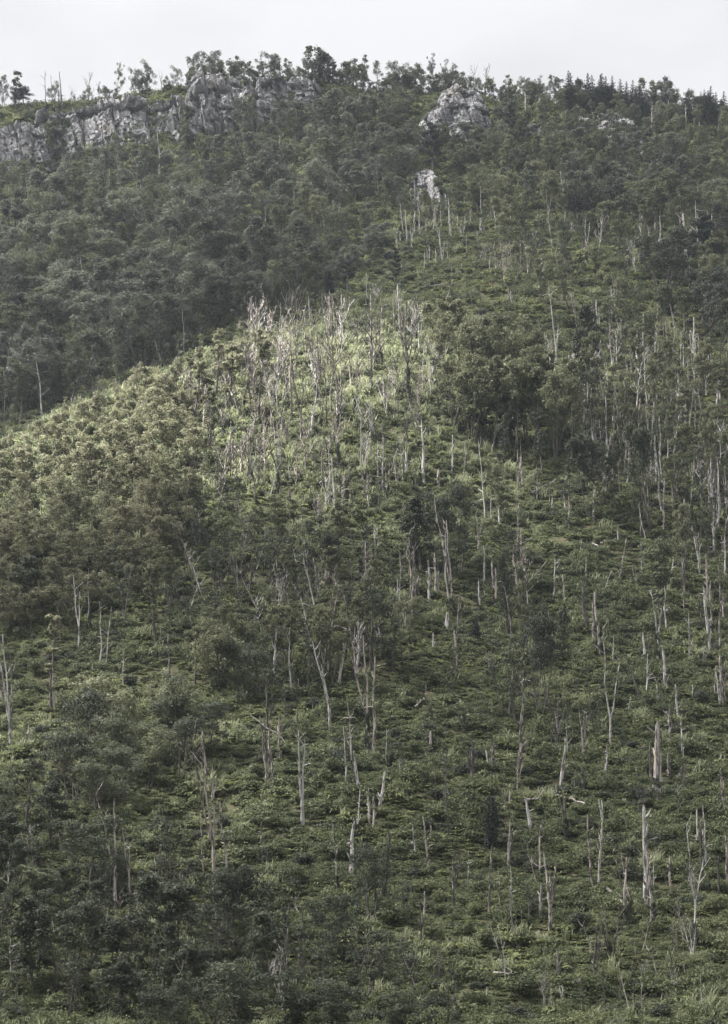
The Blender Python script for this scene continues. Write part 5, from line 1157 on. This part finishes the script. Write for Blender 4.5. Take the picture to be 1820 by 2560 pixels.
RECS = []
RECS += fill([(-20, 408), (160, 392), (340, 380), (500, 342), (720, 262), (740, 480), (700, 560), (660, 690), (500, 740), (400, 790), (250, 880), (-20, 970)], ['forest', 'forest', 'olive', 'grove', 'thick', 'forest'], 33, (8, 15.5), 2600, seed=5)
RECS += fill([(230, 830), (330, 740), (500, 640), (680, 600), (690, 690), (560, 735), (440, 785), (330, 850)], ['dark', 'dark', 'forest'], 34, (10, 14), 400, seed=25)  # dark leaf colour here paints in the deep shade of the gully
RECS += fill([(700, 215), (900, 215), (920, 320), (900, 420), (860, 450), (720, 480)], ['forest', 'thick', 'olive'], 27, (7.5, 12), 900, seed=6)
RECS += fill([(100, 350), (320, 335), (420, 318), (600, 290), (720, 225), (720, 270), (600, 320), (420, 360), (100, 395)], ['thick', 'thick', 'ridge'], 34, (2.2, 4.6), 300, seed=26)
RECS += fill([(840, 400), (890, 380), (900, 470), (850, 470)], ['forest', 'thick'], 24, (6, 9), 80, seed=27)
RECS += fill([(1000, 380), (1080, 390), (1080, 460), (1005, 440)], ['forest', 'olive'], 26, (6, 9), 80, seed=28)
RECS += fill([(1060, 325), (1120, 300), (1150, 215), (1300, 235), (1640, 250), (1640, 560), (1450, 540), (1250, 520), (1060, 480)], ['forest', 'grove', 'olive', 'olive'], 30, (8, 13.5), 1700, seed=7)
RECS += fill([(930, 320), (1060, 320), (1060, 400), (1010, 400), (930, 370)], ['forest', 'olive'], 30, (6, 9), 200, seed=8)
RECS += fill([(1040, 440), (1250, 470), (1640, 520), (1640, 700), (1480, 660), (1250, 640), (1130, 600), (1080, 520)], ['olive', 'grove', 'sparse', 'grove'], 44, (8, 13), 500, seed=9)
RECS += fill([(1440, 640), (1640, 640), (1640, 820), (1520, 740)], ['olive', 'dark', 'forest'], 40, (8, 12), 200, seed=10)
RECS += fill([(1280, 880), (1640, 820), (1640, 1250), (1420, 1200), (1280, 1060)], ['sparse', 'grove', 'sparse'], 70, (7, 11), 150, seed=12)
RECS += fill([(-20, 1060), (60, 1010), (200, 940), (330, 900), (420, 900), (450, 1060), (420, 1180), (330, 1330), (150, 1420), (-20, 1440)], ['sage', 'sage', 'sage', 'sage', 'sage', 'clump', 'slim'], 42, (5.0, 8.2), 900, seed=13)
RECS += fill([(380, 1180), (480, 1160), (760, 1240), (900, 1400), (760, 1560), (560, 1560), (380, 1460)], ['sparse', 'grove'], 78, (6, 10), 300, seed=14)
RECS += fill([(-20, 1900), (150, 1880), (420, 2000), (560, 2100), (900, 2180), (1050, 2300), (-20, 2300)], ['sparse', 'dark', 'sparse'], 62, (4.5, 7.5), 300, seed=15)
RECS += fill([(720, 480), (850, 500), (800, 640), (700, 690), (700, 560)], ['forest', 'olive', 'sparse'], 32, (6, 10), 150, seed=16)
RECS += fill([(400, 850), (520, 760), (640, 740), (640, 900), (480, 1100), (420, 1060)], ['slim', 'sparse'], 62, (4.5, 6.5), 150, seed=17)
bl = sorted([rc for rc in RECS if rc['fam'] in ('forest', 'olive')], key=lambda rc: -rc['px'])
n_have = sum(1 for tt_ in THINGS if tt_[0].name.split('.')[0] == 'broadleaf_tree')
keep, rest = bl[:max(0, 298 - n_have)], bl[max(0, 298 - n_have):]
for rc in keep + [rc for rc in RECS if rc['fam'] not in ('forest', 'olive')]:
    make_tree(rc)

# shrubs one can pick out
def shrub(x, yb, w, meshes, desc, hk=.9):
    p = hit(x * D2F, yb * D2F)
    if p is None: return
    mpp = p[1] / F; s_ = w * D2F * mpp / 2.0
    o = link('shrub', meshes[int(rng.integers(len(meshes)))], loc=p - np.array([0, 0, .1])); o.scale = (s_, s_, s_ * hk * rng.uniform(.85, 1.2)); o.rotation_euler = (0, 0, rng.uniform(0, 6))
    reg(o, desc, 'shrub', 'shrubs scattered on the slope', x, yb)


for (x, y_, w) in [(645, 1990, 62), (575, 1975, 66), (1170, 2205, 62), (1068, 1520, 26), (1125, 1895, 36), (1385, 1560, 36), (1235, 1440, 26), (690, 1960, 30), (1150, 1700, 30), (1060, 1740, 34), (1340, 1730, 50), (960, 1640, 70), (905, 1560, 60), (1210, 1810, 40), (1490, 1780, 40), (1565, 1990, 44), (1440, 1650, 44), (980, 1900, 40), (760, 1950, 36), (840, 1990, 34), (1300, 1480, 30), (1380, 1440, 34),
                  (1430, 1335, 30), (1010, 1350, 40), (1090, 1240, 28), (1085, 1320, 30), (1190, 1090, 26), (900, 1300, 40), (760, 1670, 60), (690, 1720, 60), (600, 1790, 50), (545, 1860, 44), (1545, 1420, 34), (1600, 1560, 34), (1520, 1500, 28), (1160, 1560, 40), (1260, 1900, 36), (1090, 2050, 40), (960, 2080, 44), (1350, 2140, 40), (1480, 2080, 36), (1590, 2150, 44), (700, 2040, 40), (560, 2040, 44), (440, 1950, 50), (360, 1900, 46), (820, 1800, 40)]:
    shrub(x, y_, w, BUSHD if rng.uniform() < .6 else BUSH, 'rounded dark green shrub')
r_k = np.random.default_rng(77)
for _ in range(170):                      # dark rounded bushes dotted over the knoll
    x, y_ = r_k.uniform(430, 1000), r_k.uniform(730, 1330)
    if in_poly(x, y_, [(640, 740), (900, 740), (960, 900), (1000, 1200), (900, 1340), (560, 1330), (430, 1100), (470, 950)]):
        shrub(x, y_, r_k.uniform(10, 24), BUSHD if r_k.uniform() < .65 else BUSH, 'small dark rounded shrub', 1.1)
for (x, y_, w) in [(1095, 640, 30), (800, 600, 26), (840, 660, 30), (1220, 925, 30), (1410, 1045, 24), (1350, 1245, 20), (1280, 690, 24), (760, 690, 24), (1215, 560, 24)]:
    shrub(x, y_, w, BUSHR, 'withered rusty brown shrub', .6)

# shrubs rooted on ledges and in cracks of the rock faces
r_l = np.random.default_rng(57)
for o_, cnt, where in [(o_, cnt, where) for o_ in list(sc.objects) for nm_, cnt, where in (('cliff_tower', 9, 'on the cliff tower'), ('cliff_wall', 26, 'on the cliff wall'), ('cliff_buttress', 14, 'on the cliff buttress'), ('cliff_pillar', 12, 'on the cliff pillar'), ('rock_outcrop', 14, 'on a rock outcrop')) if o_.type == 'MESH' and o_.name.split('.')[0] == nm_]:
    if o_.name.startswith('rock_outcrop'): where = {'large': 'on the large ridge crag', 'small': 'on the small rock knob', 'low g': 'on the upper right outcrop'}[o_['label'][:5]]
    co = np.empty(len(o_.data.vertices) * 3, np.float32); o_.data.vertices.foreach_get('co', co); co = co.reshape(-1, 3)
    ys_l = np.abs(co[:, 0] / co[:, 1]) < .2
    co = co[ys_l]
    if o_.name.startswith('rock_outcrop'): cnt = 20
    for v_ in co[r_l.integers(0, len(co), cnt)]:
        s_ = r_l.uniform(.7, 2.1); b_ = link('shrub', BUSH[int(r_l.integers(4))] if r_l.uniform() < .6 else BUSHD[int(r_l.integers(3))], loc=v_ - np.array([0, .1, .5 * s_]))
        b_.scale = (s_ * 1.15, s_ * .9, s_ * r_l.uniform(.8, 1.5)); b_.rotation_euler = (0, 0, r_l.uniform(0, 6.28))
        u_, w_ = to_px(v_); reg(b_, 'green shrub growing', 'shrub', 'shrubs rooted in the rock', u_ / D2F, w_ / D2F, where)

# ------------------------------------------------------------------ uncountable cover, scattered as instances of small plants
def scatter(name, P, rot, scl, idx, meshes, label):
    me = bpy.data.meshes.new(name); me.vertices.add(len(P)); me.vertices.foreach_set('co', np.asarray(P, np.float32).ravel())
    a1 = me.attributes.new('turn', 'FLOAT_VECTOR', 'POINT'); a1.data.foreach_set('vector', np.asarray(rot, np.float32).ravel())
    a2 = me.attributes.new('size', 'FLOAT_VECTOR', 'POINT'); a2.data.foreach_set('vector', np.asarray(scl, np.float32).ravel())
    a3 = me.attributes.new('pick', 'INT', 'POINT'); a3.data.foreach_set('value', np.asarray(idx, np.int32))
    coll = bpy.data.collections.new(name + '_plants')
    for q, mm in enumerate(meshes):
        coll.objects.link(bpy.data.objects.new(f'{name}_plant_{q:02d}', mm))
    ng = bpy.data.node_groups.new(name, 'GeometryNodeTree')
    ng.interface.new_socket('Geometry', in_out='INPUT', socket_type='NodeSocketGeometry')
    ng.interface.new_socket('Geometry', in_out='OUTPUT', socket_type='NodeSocketGeometry')
    gi, go = ng.nodes.new('NodeGroupInput'), ng.nodes.new('NodeGroupOutput')
    ci = ng.nodes.new('GeometryNodeCollectionInfo'); ci.inputs[0].default_value = coll; ci.inputs[1].default_value = True; ci.inputs[2].default_value = True
    ip = ng.nodes.new('GeometryNodeInstanceOnPoints'); ip.inputs['Pick Instance'].default_value = True
    def attr(nm, ty):
        n = ng.nodes.new('GeometryNodeInputNamedAttribute'); n.data_type = ty; n.inputs[0].default_value = nm
        return n.outputs[0]
    ng.links.new(gi.outputs[0], ip.inputs['Points']); ng.links.new(ci.outputs[0], ip.inputs['Instance'])
    ng.links.new(attr('pick', 'INT'), ip.inputs['Instance Index'])
    e2r = ng.nodes.new('FunctionNodeEulerToRotation'); ng.links.new(attr('turn', 'FLOAT_VECTOR'), e2r.inputs[0]); ng.links.new(e2r.outputs[0], ip.inputs['Rotation'])
    ng.links.new(attr('size', 'FLOAT_VECTOR'), ip.inputs['Scale'])
    ng.links.new(ip.outputs[0], go.inputs[0])
    o = link(name, me); md = o.modifiers.new('scatter', 'NODES'); md.node_group = ng
    o['kind'] = 'stuff'; o['label'] = label
    return o


def joined(tr, cr, bark, leafm, name):
    V = np.concatenate(tr.V + cr.V); off = sum(len(v) for v in tr.V)
    Q1 = np.concatenate(tr.Q); Q2 = np.concatenate(cr.Q) + off; T1 = np.concatenate(tr.T)
    return mesh_np(name, V, np.vstack([Q1, Q2]), T1, [bark, leafm], np.concatenate([np.zeros(len(Q1)), np.ones(len(Q2))]), np.zeros(len(T1)), False, np.concatenate(tr.tint + cr.tint))


# far wood that reads as one mass
if rest:
    vm, vH, key = [], [], {}
    for fam in ('forest', 'olive'):
        for q, kw in enumerate(FAM[fam][2]):
            tr, cr = tree_parts(1000 + q * 13 + len(fam) * 101, **kw)
            key[id(PROTO[fam, q])] = len(vm); vm.append(joined(tr, cr, W_LIVE, FAM[fam][0], 'far_tree'))
    scatter('far_wood', [rc['p'] for rc in rest], [(0, 0, rc['rz']) for rc in rest], [(rc['sx'], rc['sx'], rc['sz']) for rc in rest], [key[id(rc['pr'])] for rc in rest], vm, 'far mixed wood filling the high slopes under the ridge')


def fern_mesh(seed, n=11):
    r = np.random.default_rng(seed); g = Geo()
    for q in range(n):
        az = q * 6.28 / n + r.uniform(-.3, .3); L_ = r.uniform(.65, 1.1); w = r.uniform(.10, .17); up = r.uniform(.55, 1.1)
        d = np.array([math.cos(az), math.sin(az), 0]); s_ = np.array([-d[1], d[0], 0]); seg = 4; V = []
        for k in range(seg + 1):
            t_ = k / seg; c_ = d * L_ * t_ * (1 - .12 * t_) + np.array([0, 0, up * L_ * (t_ - .85 * t_ * t_) + .05])
            wd = w * (1 - t_ ** 1.5) + .008
            V += [c_ + s_ * wd + np.array([0, 0, -.04]), c_ - s_ * wd + np.array([0, 0, -.04])]
        Q_ = [[2 * k, 2 * k + 1, 2 * k + 3, 2 * k + 2] for k in range(seg)]
        g.add(V, Q_, tint=np.full(len(V), r.uniform()))
    return g.mesh('fern', [M_FERN])


def grass_mesh(seed, n=26):
    r = np.random.default_rng(seed); g = Geo()
    for q in range(n):
        az = r.uniform(0, 6.28); d = np.array([math.cos(az), math.sin(az), 0]); b0 = np.array([r.normal(), r.normal(), 0]) * .22; L_ = r.uniform(.45, .95); s_ = np.array([-d[1], d[0], 0]) * .03
        m_ = b0 + d * .14 * L_ + np.array([0, 0, .65 * L_]); e_ = b0 + d * .5 * L_ + np.array([0, 0, .92 * L_])
        g.add([b0 + s_, b0 - s_, m_ + s_, m_ - s_, e_], [[0, 1, 3, 2]], [[2, 3, 4]], np.full(5, r.uniform()))
    return g.mesh('grass', [M_GRASS])


def vine_mesh(seed):
    r = np.random.default_rng(seed); g = Geo()
    for q in range(5):
        a_ = r.uniform(0, 6.28); d_ = r.uniform(.1, .7)
        clump_leaves(g, np.array([math.cos(a_) * d_, math.sin(a_) * d_, .08 + .2 * r.uniform()]), r.uniform(.35, .6), 75, .19, r, .6, .6, .6)
    return g.mesh('vine', [M_VINE])


COVER = [fern_mesh(600 + q) for q in range(4)] + [grass_mesh(620 + q) for q in range(3)] + [vine_mesh(640 + q) for q in range(4)]
r_c = np.random.default_rng(99)


def cover_points(n, y0, y1, amax=.30):
    n = int(n * 1.33)
    u_ = r_c.uniform(size=n); y_ = np.sqrt(y0 ** 2 + u_ * (y1 ** 2 - y0 ** 2)); a_ = r_c.uniform(-amax, amax, n)
    return np.stack([a_ * y_, y_, h_ay(a_, y_)], -1)


PTS = [cover_points(34000, 120, 210), cover_points(42000, 210, 300), cover_points(42000, 300, 420), cover_points(46000, 420, 690)]
P = np.concatenate(PTS)
bald = fbm(P[:, 0] / 6, P[:, 1] / 6, octaves=3, seed=73)
P = P[(bald > -.55) | (r_c.uniform(size=len(P)) < .3)]        # litter shows in places
n = len(P)
patch = fbm(P[:, 0] / 9, P[:, 1] / 9, octaves=3, seed=70); lump = fbm(P[:, 0] / 2.6, P[:, 1] / 2.6, octaves=2, seed=71)
knoll = np.exp(-(((P[:, 0] + 6) / 34) ** 2 + ((P[:, 1] - 365) / 48) ** 2))       # drier, grassier knoll crown; its pale grass colour also stands in for sunlight
gr = r_c.uniform(size=n) < np.clip(.05 + .12 * patch + .75 * knoll, .015, .85)
vi = (~gr) & (r_c.uniform(size=n) < np.clip(.36 - .3 * patch, .1, .7))
idx = np.where(gr, 4 + r_c.integers(0, 3, n), np.where(vi, 7 + r_c.integers(0, 4, n), r_c.integers(0, 4, n)))
base_s = np.interp(P[:, 1], [120, 210, 300, 420, 690], [.75, .88, 1.05, 1.3, 1.9])
s_ = base_s * r_c.uniform(.65, 1.35, n) * (1 + .5 * np.clip(lump, -.8, 1))
sz = s_ * r_c.uniform(.8, 1.25, n) * (1 + .45 * np.clip(lump, -.5, 1))
P[:, 2] += np.clip(lump, 0, 1) * .35 - .05
scatter('undergrowth', P, np.stack([r_c.normal(size=n) * .12 + .12, r_c.normal(size=n) * .12, r_c.uniform(0, 6.28, n)], -1), np.stack([s_, s_, sz], -1), idx, COVER, 'ferns, brambles and grass covering the open slope')

# low vine-covered mounds
Pm = np.concatenate([cover_points(2600, 130, 230), cover_points(3200, 230, 330), cover_points(3000, 330, 430), cover_points(3600, 430, 680)])
nm = len(Pm)
pm = fbm(Pm[:, 0] / 14, Pm[:, 1] / 14, octaves=2, seed=81)
Pm = Pm[r_c.uniform(size=nm) < np.clip(.55 + .5 * pm, .1, 1)]
nm = len(Pm)
sm = r_c.uniform(.4, 1.45, nm) ** 1.6
Pm[:, 2] -= .15
scatter('bramble_mounds', Pm, np.stack([np.zeros(nm), np.zeros(nm), r_c.uniform(0, 6.28, nm)], -1), np.stack([sm, sm, sm * r_c.uniform(.6, 1.05, nm)], -1), np.where(r_c.uniform(size=nm) < .68, r_c.integers(0, 4, nm), 4 + r_c.integers(0, 3, nm)), BUSH + BUSHD, 'low bramble and vine mounds over the whole slope')

# ------------------------------------------------------------------ labels that single each thing out
def zone(x, y):
    if y < 330: return 'under the left cliff' if x < 730 else ('beside the big ridge crag' if x < 1150 else 'below the right skyline')
    if y < 470: return ('high on the left wooded slope' if x < 360 else 'on the wood below the cliff' if x < 720 else 'around the small rock knob' if x < 1060 else 'on the upper right slope' if x < 1380 else 'near the upper right edge')
    if y < 590: return ('on the left wooded slope' if x < 360 else 'in the wood beside the clearing' if x < 720 else 'at the top of the upper clearing' if x < 960 else 'below the small rock knob' if x < 1120 else 'right of the upper clearing' if x < 1400 else 'by the right edge, upper third')
    if y < 720: return ('low on the left wooded slope' if x < 360 else 'in dark wood behind the knoll' if x < 700 else 'in the upper clearing' if x < 1000 else 'right of the clearing bottom' if x < 1320 else 'at the right above mid height')
    if y < 880: return ('at the foot of the left wood' if x < 400 else 'on the knoll crest, left part' if x < 700 else 'on the knoll crest, right part' if x < 950 else 'in the grove right of the knoll' if x < 1240 else 'right of the knoll grove' if x < 1440 else 'by the right edge beside knoll')
    if y < 1060: return ('on the left shoulder' if x < 430 else 'on the left knoll face' if x < 680 else 'on the middle knoll face' if x < 960 else 'at the foot of the grove' if x < 1260 else 'on the right slope at mid height' if x < 1460 else 'by the right edge at mid height')
    if y < 1250: return ('on the left flank of the knoll' if x < 430 else 'low on the knoll, left part' if x < 680 else 'low on the knoll, right part' if x < 960 else 'in the glade below the grove' if x < 1260 else 'on right slope below mid height')
    if y < 1460: return ('at the left edge below the knoll' if x < 300 else 'in the thicket below the knoll' if x < 700 else 'on the open slope below the knoll' if x < 1060 else 'right of centre below the glade' if x < 1330 else 'at the right below the glade')
    if y < 1680: return ('in the dark clump at lower left' if x < 480 else 'in brush beside the dark clump' if x < 760 else 'on the lower slope at centre' if x < 1060 else 'on lower slope right of centre' if x < 1330 else 'on the lower slope at right')
    if y < 1880: return ('under the dark clump at lower left' if x < 480 else 'on the fern slope left of centre' if x < 760 else 'on the fern slope at centre' if x < 1060 else 'on the fern slope right of centre' if x < 1330 else 'on the fern slope at right')
    if y < 2080: return ('in the lower left brush' if x < 420 else 'above the bottom thicket' if x < 760 else 'near the bottom at centre' if x < 1060 else 'near the bottom right of centre' if x < 1330 else 'near the bottom at right')
    return ('in the bottom left thicket' if x < 420 else 'in the bottom centre thicket' if x < 900 else 'at the bottom right of centre' if x < 1300 else 'in the bottom right corner')


ORD = ['', 'first', 'second', 'third', 'fourth', 'fifth', 'sixth', 'seventh', 'eighth', 'ninth', 'tenth', 'eleventh', 'twelfth', 'thirteenth', 'fourteenth', 'fifteenth', 'sixteenth', 'seventeenth', 'eighteenth', 'nineteenth', 'twentieth']


def ordinal(k):
    if k <= 20: return ORD[k]
    tens = {2: 'twenty', 3: 'thirty', 4: 'forty', 5: 'fifty', 6: 'sixty'}[k // 10]
    return tens + '-' + ORD[k % 10] if k % 10 else tens[:-1] + 'ieth'


groups = {}
for o, desc, x, y, where in THINGS:
    groups.setdefault((desc, where or zone(x, y)), []).append((x, o))
for (desc, where), lst in groups.items():
    assert len((desc + ' ' + where).replace('-', ' ').split()) <= 13, (desc, where)
    lst.sort(key=lambda e: e[0])
    for k, (x, o) in enumerate(lst, 1):
        if len(lst) == 1: o['label'] = f'{desc} {where}'
        elif len(lst) == 2: o['label'] = f'{desc} {where}, ' + ('the left one' if k == 1 else 'the right one')
        else: o['label'] = f'{desc} {where}, {ordinal(k)} from left'

# ------------------------------------------------------------------ broken cloud deck between sun and hill; the gap lets the sun onto the knoll
CZ = 850.0


def shadow_point(u, y):
    """ground at photo column u, distance y -> where the sun's ray to that spot crosses the cloud deck"""
    a_ = (u - U0) / F
    z_ = float(h_ay(np.array([a_]), np.array([y]))[0]); k_ = (CZ - z_) / SUN[2]
    return np.array([a_ * y, y]) + SUN[:2] * k_


GAPS = [[(-400, 352), (0, 360), (230, 372), (450, 386), (730, 397), (950, 402), (1340, 398), (1340, 366), (1130, 345), (1040, 338), (900, 318), (700, 308), (450, 306), (200, 296), (-400, 290)],
        [(-400, 203), (60, 203), (110, 220), (70, 243), (-400, 245)]]
GP = [[shadow_point(*q) for q in g] for g in GAPS]
cen = np.mean(np.concatenate(GP), axis=0)
step = 5.0
gx = np.arange(cen[0] - 420, cen[0] + 520, step); gy = np.arange(cen[1] - 420, cen[1] + 560, step)
GX, GY = np.meshgrid(gx, gy, indexing='ij')
wx = GX + 7 * fbm(GX / 22, GY / 22, octaves=3, seed=91); wy = GY + 7 * fbm(GX / 22, GY / 22, octaves=3, seed=92)
mx_, my_ = wx[:-1, :-1] + step / 2, wy[:-1, :-1] + step / 2
hole = np.zeros(mx_.shape, bool)
for g in GP: hole |= in_poly(mx_, my_, g)
rim = np.hypot((mx_ - cen[0] - 50) / 500, (my_ - cen[1] - 70) / 520) + .12 * fbm(mx_ / 120, my_ / 120, octaves=3, seed=93) > 1
cellmask = ~(hole | rim)
puff = 26 + 16 * fbm(GX / 70, GY / 70, octaves=4, seed=94)
n0, n1 = GX.shape
VB = np.stack([GX, GY, np.full(GX.shape, CZ) - .35 * puff], -1).reshape(-1, 3); VT = np.stack([GX, GY, CZ + puff], -1).reshape(-1, 3)
ci_, cj_ = np.nonzero(cellmask)
b0 = ci_ * n1 + cj_
qb = np.stack([b0, b0 + 1, b0 + n1 + 1, b0 + n1], -1); qt = np.stack([b0, b0 + n1, b0 + n1 + 1, b0 + 1], -1) + n0 * n1
m, t, out = new_mat('cloud')
tl = t.nodes.new('ShaderNodeBsdfTranslucent'); tl.inputs['Color'].default_value = (.95, .95, .96, 1)
df = t.nodes.new('ShaderNodeBsdfDiffuse'); df.inputs['Color'].default_value = (.9, .9, .9, 1)
mxs = t.nodes.new('ShaderNodeMixShader'); mxs.inputs[0].default_value = .15
t.links.new(tl.outputs[0], mxs.inputs[1]); t.links.new(df.outputs[0], mxs.inputs[2]); trn = t.nodes.new('ShaderNodeBsdfTransparent'); thin = t.nodes.new('ShaderNodeMixShader'); thin.inputs[0].default_value = .45   # thin cloud: part of the sun comes through
t.links.new(mxs.outputs[0], thin.inputs[1]); t.links.new(trn.outputs[0], thin.inputs[2]); t.links.new(thin.outputs[0], out.inputs['Surface'])
cloud = link('cloud', mesh_np('cloud', np.vstack([VB, VT]), np.vstack([qb, qt]), None, [m], smooth=True))
cloud['kind'] = 'stuff'; cloud['label'] = 'broken grey cloud deck overhead with a gap letting the sun through'

# ------------------------------------------------------------------ haze
hx, hy0, hy1, hz0, hz1 = 520.0, -30.0, 960.0, -60.0, 395.0
V = [(sx * hx, yy, zz) for zz in (hz0, hz1) for yy in (hy0, hy1) for sx in (-1, 1)]
m, t, out = new_mat('valley haze')
pv = t.nodes.new('ShaderNodeVolumePrincipled')
pv.inputs['Color'].default_value = (.82, .89, .98, 1); pv.inputs['Density'].default_value = 0.000085; pv.inputs['Anisotropy'].default_value = 0.0
t.links.new(pv.outputs[0], out.inputs['Volume'])
hz = link('haze', mesh_np('haze', V, [(0, 2, 3, 1), (4, 5, 7, 6), (0, 1, 5, 4), (2, 6, 7, 3), (0, 4, 6, 2), (1, 3, 7, 5)], None, [m]))
hz['kind'] = 'stuff'; hz['label'] = 'thin summer haze between the camera and the ridge'
